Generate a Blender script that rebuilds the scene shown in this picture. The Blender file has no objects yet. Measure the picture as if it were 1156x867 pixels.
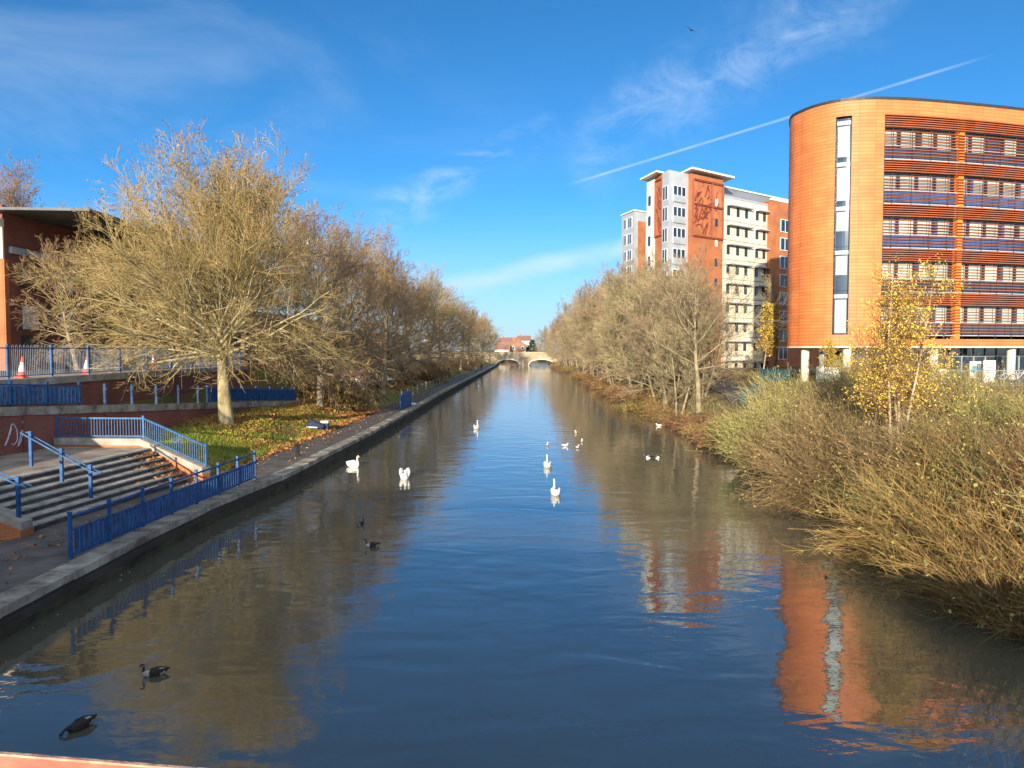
import bpy, math, random
from mathutils import Vector, Matrix
SC = bpy.context.scene
COL = SC.collection
R = math.radians
PITCH = math.atan(38.5 / 850.0)
CAMZ = 6.0

# ------------------------------------------------------------------ helpers
def ray(px, py):
    a = (px - 578) / 850.0
    b = (433.5 - py) / 850.0
    c, s = math.cos(PITCH), math.sin(PITCH)
    return Vector((a, c + b * s, -s + b * c))
def at(px, py, z):
    d = ray(px, py)
    t = (z - CAMZ) / d.z
    return Vector((d.x * t, d.y * t, z))
def atd(px, py, Y):
    d = ray(px, py)
    t = Y / d.y
    return Vector((d.x * t, Y, CAMZ + d.z * t))
def sm(a, b, t):
    t = (t - a) / (b - a)
    t = 0.0 if t < 0 else 1.0 if t > 1 else t
    return t * t * (3 - 2 * t)
def lin(a, b, t):
    t = (t - a) / (b - a)
    return 0.0 if t < 0 else 1.0 if t > 1 else t
XLP = ((-80, -10.45), (20, -10.3), (25.5, -10.15), (31, -9.5), (48, -8.95), (100, -8.45), (260, -5.7), (290, -5.3), (2700, 28))
WZ = 0.14          # water level
def XL(Y):
    for (a, xa), (b, xb) in zip(XLP, XLP[1:]):
        if Y <= b: return xa + (xb - xa) * (Y - a) / (b - a)
    return XLP[-1][1]
def XR(Y):
    return 11.6 + 2.7 * Y / 285.0 + 0.5 * math.sin(Y * 0.13) * sm(10, 30, Y)

ORG = {}
def tag(o, label=None, cat=None, group=None, kind=None):
    if label: o['label'] = label
    if cat: o['category'] = cat
    if group: o['group'] = group
    if kind: o['kind'] = kind
    return o
def thing(name, loc, label, cat, group=None, rz=0.0):
    o = bpy.data.objects.new(name, None)
    o.empty_display_size = 0.3
    COL.objects.link(o)
    o.location = loc
    o.rotation_euler = (0, 0, rz)
    ORG[o.name] = Vector(loc)
    return tag(o, label, cat, group)

class MB:
    def __init__(s):
        s.v, s.f, s.m, s.uv = [], [], [], None
        s.mi = 0
    def face(s, idx):
        s.f.append(idx); s.m.append(s.mi)
    def quad(s, a, b, c, d):
        n = len(s.v)
        s.v += [tuple(a), tuple(b), tuple(c), tuple(d)]
        s.face((n, n + 1, n + 2, n + 3))
    def hexa(s, p):            # 8 points: bottom 4 ccw, top 4
        n = len(s.v)
        s.v += [tuple(q) for q in p]
        for q in ((3, 2, 1, 0), (4, 5, 6, 7), (0, 1, 5, 4), (1, 2, 6, 5), (2, 3, 7, 6), (3, 0, 4, 7)):
            s.face(tuple(n + i for i in q))
    def box(s, x0, x1, y0, y1, z0, z1):
        s.hexa([(x0, y0, z0), (x1, y0, z0), (x1, y1, z0), (x0, y1, z0), (x0, y0, z1), (x1, y0, z1), (x1, y1, z1), (x0, y1, z1)])
    def obox(s, O, u, n, a0, a1, z0, z1, d0, d1):   # oriented: along u, outward n
        def P(a, d, z):
            return (O[0] + u[0] * a + n[0] * d, O[1] + u[1] * a + n[1] * d, z)
        p = [P(a0, d0, z0), P(a1, d0, z0), P(a1, d1, z0), P(a0, d1, z0), P(a0, d0, z1), P(a1, d0, z1), P(a1, d1, z1), P(a0, d1, z1)]
        s.hexa(p)
    def bar(s, p, q, w, h=None):
        p, q = Vector(p), Vector(q)
        h = h or w
        d = (q - p).normalized()
        up = Vector((0, 0, 1)) if abs(d.z) < 0.95 else Vector((0, 1, 0))
        a = d.cross(up).normalized() * (w / 2)
        b = a.normalized().cross(d).normalized() * (h / 2)
        s.hexa([p - a - b, p + a - b, q + a - b, q - a - b, p - a + b, p + a + b, q + a + b, q - a + b])
    def prism(s, poly, z0, z1):
        n = len(s.v); k = len(poly)
        z0f = z0 if callable(z0) else (lambda x, y: z0)
        z1f = z1 if callable(z1) else (lambda x, y: z1)
        s.v += [(x, y, z0f(x, y)) for x, y in poly] + [(x, y, z1f(x, y)) for x, y in poly]
        s.face(tuple(n + i for i in range(k))[::-1])
        s.face(tuple(n + k + i for i in range(k)))
        for i in range(k):
            j = (i + 1) % k
            s.face((n + i, n + j, n + k + j, n + k + i))
    def tube(s, pts, rad, k=6, cap=True):
        n0 = len(s.v)
        P = [Vector(p) for p in pts]
        if not hasattr(rad, '__len__'): rad = [rad] * len(P)
        for i, p in enumerate(P):
            d = (P[min(i + 1, len(P) - 1)] - P[max(i - 1, 0)]).normalized()
            up = Vector((0, 0, 1)) if abs(d.z) < 0.9 else Vector((1, 0, 0))
            a = d.cross(up).normalized(); b = a.cross(d)
            for j in range(k):
                t = 2 * math.pi * j / k
                s.v.append(tuple(p + (a * math.cos(t) + b * math.sin(t)) * rad[i]))
        for i in range(len(P) - 1):
            for j in range(k):
                j2 = (j + 1) % k
                s.face((n0 + i * k + j, n0 + i * k + j2, n0 + (i + 1) * k + j2, n0 + (i + 1) * k + j))
        if cap:
            s.face(tuple(n0 + j for j in range(k))[::-1])
            s.face(tuple(n0 + (len(P) - 1) * k + j for j in range(k)))
    def loft(s, rings, k=12, mats=None):
        """rings: (centre, width, height) along a spine in the XZ plane; section is perpendicular to the spine."""
        n0 = len(s.v)
        C = [Vector(r[0]) for r in rings]
        for i, r in enumerate(rings):
            d = (C[min(i + 1, len(C) - 1)] - C[max(i - 1, 0)]).normalized()
            a = Vector((0, 1, 0)); a = (a - d * a.dot(d)).normalized(); b = a.cross(d)
            for j in range(k):
                t = 2 * math.pi * j / k
                s.v.append(tuple(C[i] + a * math.cos(t) * r[1] + b * math.sin(t) * r[2]))
        for i in range(len(C) - 1):
            if mats: s.mi = mats[i]
            for j in range(k):
                j2 = (j + 1) % k
                s.face((n0 + i * k + j, n0 + i * k + j2, n0 + (i + 1) * k + j2, n0 + (i + 1) * k + j))
        s.face(tuple(n0 + j for j in range(k))[::-1])
        s.face(tuple(n0 + (len(C) - 1) * k + j for j in range(k)))
    def build(s, name, mats, parent=None, smooth=False, recalc=False):
        me = bpy.data.meshes.new(name)
        off = Vector((0, 0, 0))
        q = parent
        while q is not None:
            if q.name in ORG: off = ORG[q.name]
            q = q.parent
        vv = [(a - off.x, b - off.y, c - off.z) for a, b, c in s.v] if off.length else s.v
        me.from_pydata(vv, [], s.f)
        if not isinstance(mats, (list, tuple)): mats = [mats]
        for m in mats: me.materials.append(m)
        if len(mats) > 1:
            me.polygons.foreach_set('material_index', s.m)
        if smooth: me.polygons.foreach_set('use_smooth', [True] * len(s.f))
        if s.uv:
            l = me.uv_layers.new(name='UVMap')
            for p in me.polygons:
                for li, vi in zip(p.loop_indices, p.vertices): l.data[li].uv = s.uv[vi]
        if recalc:
            import bmesh
            bm = bmesh.new(); bm.from_mesh(me); bmesh.ops.recalc_face_normals(bm, faces=bm.faces); bm.to_mesh(me); bm.free()
        me.update()
        o = bpy.data.objects.new(name, me)
        COL.objects.link(o)
        if parent is not None: o.parent = parent
        return o
def local(parent_loc):
    pass
def copy_tree(o, parent=None):
    c = o.copy(); COL.objects.link(c)
    if parent is not None: c.parent = parent
    for ch in list(o.children): copy_tree(ch, c)
    return c

# ------------------------------------------------------------------ materials
def new_mat(name):
    m = bpy.data.materials.new(name); m.use_nodes = True
    nt = m.node_tree
    return m, nt, nt.nodes['Principled BSDF']
def rgb(c): return (c[0], c[1], c[2], 1.0)
def mat(name, c, rough=0.75, var=0.2, scale=2.5, c2=None, bump=0.0, bscale=None, metal=0.0, objvar=0.0, stretch=None, detail=6, lo=0.35, hi=0.65, spec=0.4):
    m, nt, bs = new_mat(name)
    N, L = nt.nodes.new, nt.links.new
    tc = N('ShaderNodeTexCoord')
    src = tc.outputs['Object']
    if stretch:
        mp = N('ShaderNodeMapping'); mp.inputs['Scale'].default_value = stretch; L(src, mp.inputs['Vector']); src = mp.outputs['Vector']
    nz = N('ShaderNodeTexNoise'); nz.inputs['Scale'].default_value = scale; nz.inputs['Detail'].default_value = detail; nz.inputs['Roughness'].default_value = 0.65
    L(src, nz.inputs['Vector'])
    rp = N('ShaderNodeValToRGB')
    a = tuple(max(0, x * (1 - var)) for x in c)
    b = c2 if c2 else tuple(min(1, x * (1 + var)) for x in c)
    rp.color_ramp.elements[0].position = lo; rp.color_ramp.elements[0].color = rgb(a)
    rp.color_ramp.elements[1].position = hi; rp.color_ramp.elements[1].color = rgb(b)
    L(nz.outputs['Fac'], rp.inputs['Fac'])
    out = rp.outputs['Color']
    if objvar:
        oi = N('ShaderNodeObjectInfo'); hs = N('ShaderNodeHueSaturation')
        m1 = N('ShaderNodeMath'); m1.operation = 'MULTIPLY_ADD'; m1.inputs[1].default_value = 2 * objvar; m1.inputs[2].default_value = 1 - objvar
        L(oi.outputs['Random'], m1.inputs[0]); L(m1.outputs[0], hs.inputs['Value'])
        m2 = N('ShaderNodeMath'); m2.operation = 'MULTIPLY_ADD'; m2.inputs[1].default_value = 0.05 ; m2.inputs[2].default_value = 0.475
        L(oi.outputs['Random'], m2.inputs[0]); L(m2.outputs[0], hs.inputs['Hue'])
        L(out, hs.inputs['Color']); out = hs.outputs['Color']
    L(out, bs.inputs['Base Color'])
    bs.inputs['Roughness'].default_value = rough; bs.inputs['Metallic'].default_value = metal
    bs.inputs['Specular IOR Level'].default_value = spec
    if bump:
        nb = N('ShaderNodeTexNoise'); nb.inputs['Scale'].default_value = bscale or scale * 6; nb.inputs['Detail'].default_value = 5; L(src, nb.inputs['Vector'])
        bp = N('ShaderNodeBump'); bp.inputs['Strength'].default_value = 0.8; bp.inputs['Distance'].default_value = bump
        L(nb.outputs['Fac'], bp.inputs['Height']); L(bp.outputs['Normal'], bs.inputs['Normal'])
    return m
def brick_mat(name, c1, c2, mortar, bw=0.225, bh=0.075, rough=0.85, uv=False, msize=0.012, dirt=0.35, offset=0.5):
    m, nt, bs = new_mat(name)
    N, L = nt.nodes.new, nt.links.new
    if uv:
        tc = N('ShaderNodeUVMap'); tc.uv_map = 'UVMap'; vec = tc.outputs['UV']
        tcn = N('ShaderNodeTexCoord'); nv = tcn.outputs['Object']
    else:
        tc = N('ShaderNodeTexCoord'); sp = N('ShaderNodeSeparateXYZ'); L(tc.outputs['Object'], sp.inputs[0])
        ad = N('ShaderNodeMath'); L(sp.outputs[0], ad.inputs[0]); L(sp.outputs[1], ad.inputs[1])
        cb = N('ShaderNodeCombineXYZ'); L(ad.outputs[0], cb.inputs[0]); L(sp.outputs[2], cb.inputs[1]); vec = cb.outputs[0]; nv = tc.outputs['Object']
    br = N('ShaderNodeTexBrick'); L(vec, br.inputs['Vector'])
    br.inputs['Scale'].default_value = 1.0; br.inputs['Brick Width'].default_value = bw; br.inputs['Row Height'].default_value = bh
    br.inputs['Mortar Size'].default_value = msize; br.inputs['Color1'].default_value = rgb(c1); br.inputs['Color2'].default_value = rgb(c2); br.inputs['Mortar'].default_value = rgb(mortar)
    br.inputs['Bias'].default_value = 0.0; br.offset = offset
    nz = N('ShaderNodeTexNoise'); nz.inputs['Scale'].default_value = 0.6; nz.inputs['Detail'].default_value = 7; L(nv, nz.inputs['Vector'])
    rp = N('ShaderNodeMapRange'); rp.inputs[1].default_value = 0.3; rp.inputs[2].default_value = 0.75; rp.inputs[3].default_value = 1 - dirt; rp.inputs[4].default_value = 1.1
    L(nz.outputs['Fac'], rp.inputs[0])
    mx = N('ShaderNodeVectorMath'); mx.operation = 'SCALE'; L(br.outputs['Color'], mx.inputs[0]); L(rp.outputs[0], mx.inputs['Scale'])
    L(mx.outputs[0], bs.inputs['Base Color']); bs.inputs['Roughness'].default_value = rough
    bp = N('ShaderNodeBump'); bp.inputs['Strength'].default_value = 0.5; bp.inputs['Distance'].default_value = 0.01; bp.invert = True
    L(br.outputs['Fac'], bp.inputs['Height']); L(bp.outputs['Normal'], bs.inputs['Normal'])
    return m

MT = dict(
 blue=mat('blue_paint', (0.007, 0.078, 0.235), 0.5, 0.45, 5.0, bump=0.002),
 bluelight=mat('blue_grey_paint', (0.035, 0.115, 0.26), 0.5, 0.35, 5.0),
 palegrey=mat('galvanised_paint', (0.24, 0.28, 0.33), 0.45, 0.2, 4.0),
 brick=brick_mat('red_brick', (0.34, 0.072, 0.04), (0.26, 0.055, 0.034), (0.2, 0.14, 0.11)),
 brickor=brick_mat('orange_brick', (0.56, 0.165, 0.05), (0.48, 0.13, 0.042), (0.42, 0.2, 0.1)),
 brickdk=brick_mat('wet_dark_brick', (0.075, 0.058, 0.045), (0.05, 0.045, 0.036), (0.075, 0.075, 0.06), bw=0.5, bh=0.25, dirt=0.65),
 stone=mat('concrete', (0.32, 0.29, 0.24), 0.85, 0.35, 1.6, bump=0.01),
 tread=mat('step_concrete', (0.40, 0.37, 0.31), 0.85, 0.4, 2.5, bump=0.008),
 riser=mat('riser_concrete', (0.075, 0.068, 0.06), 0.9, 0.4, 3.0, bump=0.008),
 coping=mat('weathered_coping', (0.28, 0.255, 0.20), 0.9, 0.6, 1.2, bump=0.015),
 asphalt=mat('path_asphalt', (0.12, 0.108, 0.092), 0.8, 0.35, 1.1, c2=(0.155, 0.14, 0.118), bump=0.006, bscale=40),
 road=mat('road_asphalt', (0.06, 0.06, 0.062), 0.85, 0.3, 0.6, bump=0.004, bscale=40),
 pave=mat('pavement_slabs', (0.34, 0.29, 0.23), 0.85, 0.25, 1.5, bump=0.004),
 landing=mat('landing_paving', (0.30, 0.245, 0.19), 0.85, 0.4, 0.9, bump=0.006),
 cream=mat('cream_render', (0.68, 0.63, 0.50), 0.8, 0.08, 0.5),
 white=mat('white_paint', (0.78, 0.78, 0.75), 0.5, 0.05, 1.0),
 whitewall=mat('white_panel', (0.70, 0.71, 0.68), 0.7, 0.08, 0.7),
 greyclad=mat('grey_cladding', (0.36, 0.40, 0.44), 0.5, 0.12, 0.8),
 greyroof=mat('grey_roof_sheet', (0.20, 0.22, 0.26), 0.45, 0.15, 0.6),
 darkmetal=mat('dark_metal', (0.03, 0.032, 0.036), 0.5, 0.2, 2.0),
 black=mat('black_paint', (0.015, 0.015, 0.017), 0.5, 0.2, 2.0),
 terra=brick_mat('terracotta_panels', (0.67, 0.205, 0.058), (0.58, 0.168, 0.048), (0.42, 0.12, 0.036), bw=1.25, bh=0.28, uv=True, msize=0.022, rough=0.6, dirt=0.2, offset=0.0),
 terraplain=mat('terracotta_edge', (0.70, 0.21, 0.04), 0.6, 0.1, 1.0),
 slat=mat('terracotta_louvre', (0.36, 0.095, 0.036), 0.6, 0.15, 1.0),
 glass=mat('dark_glass', (0.018, 0.034, 0.058), 0.06, 0.3, 0.4, spec=0.9),
 glassblue=mat('blue_glass', (0.02, 0.07, 0.20), 0.08, 0.5, 0.6, spec=0.9),
 blind=mat('pale_blind', (0.34, 0.42, 0.39), 0.6, 0.1, 0.8),
 mural=mat('relief_metal', (0.20, 0.045, 0.025), 0.6, 0.2, 1.0),
 salmon=mat('salmon_paint', (0.76, 0.17, 0.11), 0.5, 0.2, 9.0, c2=(0.80, 0.22, 0.14), bump=0.002),
 salmonedge=mat('pale_edge_highlight', (0.66, 0.33, 0.22), 0.7, 0.4, 18.0, c2=(0.70, 0.45, 0.30), bump=0.004),  # paler mottled colour painted in for the highlight along the rail edge
 brickmuted=brick_mat('muted_brick', (0.33, 0.15, 0.095), (0.27, 0.12, 0.075), (0.3, 0.2, 0.15)),
 algae=mat('algae', (0.035, 0.042, 0.016), 0.9, 0.6, 1.3, c2=(0.075, 0.07, 0.035)),
 sand=mat('bridge_stone', (0.35, 0.285, 0.19), 0.85, 0.25, 0.5),
 teal=mat('teal_paint', (0.022, 0.075, 0.095), 0.6, 0.2, 1.5),
 conered=mat('cone_red', (0.62, 0.06, 0.03), 0.5, 0.1, 3.0),
 conewhite=mat('cone_white', (0.8, 0.78, 0.74), 0.4, 0.05, 3.0),
 feather=mat('white_feathers', (0.82, 0.81, 0.77), 0.8, 0.05, 14.0, bump=0.006),
 goosebrown=mat('brown_feathers', (0.032, 0.022, 0.018), 0.8, 0.5, 22.0, bump=0.006),
 gooseblack=mat('black_feathers', (0.012, 0.011, 0.011), 0.6, 0.2, 20.0),
 goosepale=mat('pale_feathers', (0.36, 0.33, 0.28), 0.8, 0.2, 14.0),
 gullgrey=mat('grey_feathers', (0.40, 0.42, 0.44), 0.8, 0.1, 10.0),
 orangebill=mat('orange_bill', (0.7, 0.2, 0.03), 0.5, 0.1, 10.0),
 roofred=mat('clay_roof', (0.27, 0.15, 0.115), 0.8, 0.25, 1.5),
 timber=mat('weathered_timber', (0.17, 0.12, 0.08), 0.85, 0.3, 4.0, stretch=(1, 8, 8)),
 navy=mat('navy_cloth', (0.02, 0.03, 0.07), 0.8, 0.2, 6.0),
 skin=mat('skin', (0.5, 0.3, 0.22), 0.6, 0.1, 4.0),
 cloth=mat('dark_coat', (0.03, 0.03, 0.04), 0.9, 0.2, 6.0),
 clothpale=mat('pale_coat', (0.55, 0.53, 0.5), 0.9, 0.15, 6.0),
 hair=mat('dark_hair', (0.03, 0.02, 0.015), 0.7, 0.2, 6.0),
 graffiti=mat('spray_white', (0.55, 0.55, 0.62), 0.8, 0.15, 4.0),
 graffitiblue=mat('spray_blue', (0.25, 0.38, 0.65), 0.8, 0.3, 5.0),
 ivyleaf=mat('ivy_leaf', (0.10, 0.12, 0.025), 0.7, 0.5, 8.0, c2=(0.32, 0.28, 0.05)),
 paleclad=mat('pale_cladding', (0.38, 0.42, 0.46), 0.5, 0.1, 0.8),
 fascia=mat('dull_grey_roofing', (0.11, 0.12, 0.135), 0.6, 0.25, 0.9),
 # bark and leaves
 barkplane=mat('olive_bark', (0.33, 0.27, 0.13), 0.9, 0.45, 2.2, c2=(0.46, 0.39, 0.22), bump=0.03, bscale=7, stretch=(1, 1, 0.35)),
 twigplane=mat('olive_twig', (0.285, 0.22, 0.075), 0.9, 0.4, 0.5, c2=(0.37, 0.27, 0.11)),
 twigtop=mat('red_brown_leaf', (0.24, 0.105, 0.05), 0.9, 0.35, 1.0, c2=(0.32, 0.17, 0.08)),
 barkleft=mat('grey_brown_bark', (0.25, 0.20, 0.13), 0.9, 0.4, 1.5, bump=0.02),
 twigleft=mat('brown_twig', (0.28, 0.195, 0.085), 0.9, 0.35, 0.3, c2=(0.36, 0.26, 0.125), objvar=0.18),
 leafleft=mat('dry_leaf', (0.34, 0.20, 0.09), 0.9, 0.4, 0.5, c2=(0.44, 0.29, 0.14), objvar=0.15),
 barkright=mat('tan_bark', (0.22, 0.175, 0.105), 0.9, 0.4, 1.5, c2=(0.34, 0.275, 0.165)),
 twigright=mat('tan_twig', (0.23, 0.18, 0.095), 0.9, 0.35, 0.3, c2=(0.33, 0.26, 0.15), objvar=0.12),
 barkbirch=mat('birch_bark', (0.50, 0.38, 0.24), 0.7, 0.45, 5.0, c2=(0.62, 0.50, 0.36), stretch=(1, 1, 3)),
 twigbirch=mat('birch_twig', (0.22, 0.12, 0.05), 0.9, 0.3, 1.0),
 leafbirch=mat('birch_leaf', (0.68, 0.43, 0.05), 0.7, 0.3, 1.6, c2=(0.80, 0.62, 0.11)),
 leafbirchpale=mat('lemon_leaf', (0.50, 0.34, 0.03), 0.7, 0.3, 1.0, c2=(0.62, 0.48, 0.06)),
 whip=mat('willow_whip', (0.31, 0.22, 0.085), 0.85, 0.5, 0.7, c2=(0.42, 0.32, 0.14), objvar=0.28),
 whipred=mat('red_willow_whip', (0.26, 0.125, 0.045), 0.85, 0.5, 0.7, c2=(0.34, 0.19, 0.075), objvar=0.22),
 whipgreen=mat('green_willow_whip', (0.25, 0.20, 0.065), 0.85, 0.5, 0.7, c2=(0.33, 0.27, 0.10), objvar=0.25),
 whipleaf=mat('willow_leaf', (0.24, 0.25, 0.06), 0.8, 0.5, 1.2, c2=(0.44, 0.38, 0.10), objvar=0.1),
 whipdark=mat('old_willow_stem', (0.13, 0.085, 0.04), 0.9, 0.4, 0.9, c2=(0.22, 0.15, 0.075), objvar=0.15),
 whipleafgreen=mat('grey_green_leaf', (0.09, 0.13, 0.05), 0.8, 0.4, 1.2, c2=(0.20, 0.24, 0.09), objvar=0.1),
 bracken=mat('bracken', (0.17, 0.095, 0.04), 0.9, 0.5, 1.0, c2=(0.27, 0.16, 0.07), objvar=0.12),
 litter=mat('fallen_leaf', (0.38, 0.15, 0.045), 0.85, 0.5, 1.5, c2=(0.58, 0.28, 0.09)),
 blade=mat('grass_blade', (0.15, 0.25, 0.02), 0.8, 0.4, 0.5, c2=(0.38, 0.42, 0.05)),
 bladedry=mat('dry_grass_blade', (0.20, 0.175, 0.045), 0.8, 0.4, 0.8, c2=(0.32, 0.25, 0.08)),
 evergreen=mat('evergreen_leaf', (0.025, 0.05, 0.02), 0.8, 0.4, 1.0, objvar=0.1),
)

def ground_mat(name, g1, g2, soil, scale=0.35):
    m, nt, bs = new_mat(name); N, L = nt.nodes.new, nt.links.new
    tc = N('ShaderNodeTexCoord')
    a = N('ShaderNodeTexNoise'); a.inputs['Scale'].default_value = scale; a.inputs['Detail'].default_value = 8; L(tc.outputs['Object'], a.inputs['Vector'])
    b = N('ShaderNodeTexNoise'); b.inputs['Scale'].default_value = scale * 14; b.inputs['Detail'].default_value = 6; L(tc.outputs['Object'], b.inputs['Vector'])
    r1 = N('ShaderNodeValToRGB'); r1.color_ramp.elements[0].color = rgb(g1); r1.color_ramp.elements[1].color = rgb(g2)
    r1.color_ramp.elements[0].position = 0.3; r1.color_ramp.elements[1].position = 0.7; L(b.outputs['Fac'], r1.inputs['Fac'])
    r2 = N('ShaderNodeValToRGB'); r2.color_ramp.elements[0].position = 0.45; r2.color_ramp.elements[1].position = 0.6; L(a.outputs['Fac'], r2.inputs['Fac'])
    mx = N('ShaderNodeMix'); mx.data_type = 'RGBA'; L(r2.outputs['Color'], mx.inputs['Factor']); L(r1.outputs['Color'], mx.inputs['A']); mx.inputs['B'].default_value = rgb(soil)
    L(mx.outputs['Result'], bs.inputs['Base Color']); bs.inputs['Roughness'].default_value = 0.95
    bp = N('ShaderNodeBump'); bp.inputs['Distance'].default_value = 0.06; L(b.outputs['Fac'], bp.inputs['Height']); L(bp.outputs['Normal'], bs.inputs['Normal'])
    return m
MT['grassground'] = ground_mat('grass_ground', (0.08, 0.12, 0.015), (0.20, 0.22, 0.035), (0.22, 0.12, 0.04))
MT['bankground'] = ground_mat('bank_ground', (0.12, 0.09, 0.035), (0.22, 0.17, 0.07), (0.10, 0.06, 0.03))
MT['mud'] = mat('river_mud', (0.06, 0.05, 0.03), 0.95, 0.3, 0.5)

# ------------------------------------------------------------------ water
WAVE = dict(swell=0.0058, ripple=0.0020, fine=0.00050)
def water_mat():
    m, nt, bs = new_mat('river_water'); N, L = nt.nodes.new, nt.links.new
    tc = N('ShaderNodeTexCoord')
    def noise(sx, sy, scale, det, dist=0.0, rough=0.5, rot=0.0):
        mp = N('ShaderNodeMapping'); mp.inputs['Scale'].default_value = (sx, sy, 1); mp.inputs['Rotation'].default_value = (0, 0, rot); L(tc.outputs['Object'], mp.inputs['Vector'])
        n = N('ShaderNodeTexNoise'); n.inputs['Scale'].default_value = scale; n.inputs['Detail'].default_value = det; n.inputs['Distortion'].default_value = dist; n.inputs['Roughness'].default_value = rough
        L(mp.outputs[0], n.inputs['Vector']); return n.outputs['Fac']
    def mth(op, a, b=None, c=None):
        n = N('ShaderNodeMath'); n.operation = op
        for i, v in enumerate((a, b, c)):
            if v is None: continue
            if isinstance(v, (int, float)): n.inputs[i].default_value = v
            else: L(v, n.inputs[i])
        return n.outputs[0]
    patch = noise(0.5, 0.35, 0.12, 3)
    pr = N('ShaderNodeMapRange'); pr.inputs[1].default_value = 0.35; pr.inputs[2].default_value = 0.65; pr.inputs[3].default_value = 0.35; pr.inputs[4].default_value = 1.5; L(patch, pr.inputs[0])
    h1 = mth('MULTIPLY', noise(0.55, 1.0, 0.85, 1.5, 0.7), WAVE['swell'] * 4)
    h2 = mth('MULTIPLY', mth('MULTIPLY', noise(0.6, 1.25, 1.7, 3, 0.8, 0.45, 0.25), WAVE['ripple'] * 3), pr.outputs[0])
    h3 = mth('MULTIPLY', mth('MULTIPLY', noise(0.8, 1.2, 7.0, 2, 0.4, 0.5, -0.3), WAVE['fine'] * 3), pr.outputs[0])
    h = mth('ADD', mth('ADD', h1, h2), h3)
    bp = N('ShaderNodeBump'); bp.inputs['Strength'].default_value = 1.0; bp.inputs['Distance'].default_value = 1.0
    L(h, bp.inputs['Height']); L(bp.outputs['Normal'], bs.inputs['Normal'])
    mud = noise(1, 0.6, 0.2, 4)
    rp = N('ShaderNodeValToRGB'); rp.color_ramp.elements[0].color = (0.072, 0.072, 0.050, 1); rp.color_ramp.elements[1].color = (0.100, 0.098, 0.066, 1); L(mud, rp.inputs['Fac'])
    L(rp.outputs[0], bs.inputs['Base Color'])
    bs.inputs['Roughness'].default_value = 0.03; bs.inputs['IOR'].default_value = 2.1
    bs.inputs['Specular IOR Level'].default_value = 0.5
    return m
MT['water'] = water_mat()

# ------------------------------------------------------------------ camera, light, sky
cam_d = bpy.data.cameras.new('camera'); cam = bpy.data.objects.new('camera', cam_d); COL.objects.link(cam)
cam.location = (0, 0, CAMZ); cam.rotation_euler = (R(90) - PITCH, 0, 0)
cam_d.sensor_width = 36; cam_d.lens = 36 * 850 / 1156.0; cam_d.clip_end = 6000; cam_d.clip_start = 0.05
SC.camera = cam
SUN_EL, SUN_AZ = R(11.0), R(14.0)          # low, behind the camera and a little to its left
tosun = Vector((-math.sin(SUN_AZ) * math.cos(SUN_EL), -math.cos(SUN_AZ) * math.cos(SUN_EL), math.sin(SUN_EL)))
sd = bpy.data.lights.new('sun', 'SUN'); so = bpy.data.objects.new('sun', sd); COL.objects.link(so)
sd.energy = 4.2; sd.angle = R(0.5); sd.color = (1.0, 0.86, 0.66)
so.rotation_euler = (-tosun).to_track_quat('-Z', 'Y').to_euler()
so.location = (0, -20, 60)

W = bpy.data.worlds.new('World'); SC.world = W; W.use_nodes = True
nt = W.node_tree; N, L = nt.nodes.new, nt.links.new
bg = nt.nodes['Background']; bg.inputs['Strength'].default_value = 0.1
sky = N('ShaderNodeTexSky'); sky.sky_type = 'NISHITA'; sky.sun_disc = False
sky.sun_elevation = SUN_EL; sky.sun_rotation = math.atan2(tosun.x, tosun.y)
sky.air_density = 0.55; sky.dust_density = 0.2; sky.ozone_density = 5.0
tc = N('ShaderNodeTexCoord'); D = tc.outputs['Generated']
def wm(op, a, b=None, c=None):
    n = N('ShaderNodeMath'); n.operation = op
    for i, v in enumerate((a, b, c)):
        if v is None: continue
        if isinstance(v, (int, float)): n.inputs[i].default_value = v
        else: L(v, n.inputs[i])
    return n.outputs[0]
def wdot(vec):
    n = N('ShaderNodeVectorMath'); n.operation = 'DOT_PRODUCT'; L(D, n.inputs[0]); n.inputs[1].default_value = vec; return n.outputs['Value']
def wrange(x, a, b, c=0.0, d=1.0):
    n = N('ShaderNodeMapRange'); n.interpolation_type = 'SMOOTHSTEP'; L(x, n.inputs[0])
    for i, v in enumerate((a, b, c, d)): n.inputs[i + 1].default_value = v
    return n.outputs[0]
def wnoise(scale, det, stretch=(1, 1, 1), rough=0.6, dist=0.0, rot=(0, 0, 0)):
    mp = N('ShaderNodeMapping'); mp.inputs['Scale'].default_value = stretch; mp.inputs['Rotation'].default_value = rot; L(D, mp.inputs['Vector'])
    n = N('ShaderNodeTexNoise'); n.inputs['Scale'].default_value = scale; n.inputs['Detail'].default_value = det; n.inputs['Roughness'].default_value = rough; n.inputs['Distortion'].default_value = dist
    L(mp.outputs[0], n.inputs['Vector']); return n.outputs['Fac']
def trail(p, q, w, t0, t1, soft=0.5, wob=0.0):
    """a streak of cloud along the great circle through two directions of the sky"""
    a, b = ray(*p).normalized(), ray(*q).normalized()
    n = a.cross(b).normalized(); along = (b - a * a.dot(b)).normalized()
    d = wdot(n)
    if wob: d = wm('ADD', d, wm('MULTIPLY', wm('SUBTRACT', wnoise(7, 4), 0.5), wob))
    m = wrange(wm('ABSOLUTE', d), w * soft, w, 1.0, 0.0)
    ang = math.atan2(b.dot(along), b.dot(a))
    s = wm('ARCTAN2', wdot(along), wdot(a))
    s = wm('DIVIDE', s, ang)
    return wm('MULTIPLY', m, wm('MULTIPLY', wrange(s, t0, t0 + 0.25), wrange(s, t1 - 0.3, t1, 1.0, 0.0)))
fib = wnoise(9, 8, (1, 1, 2.2), 0.62, 0.5)
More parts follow.
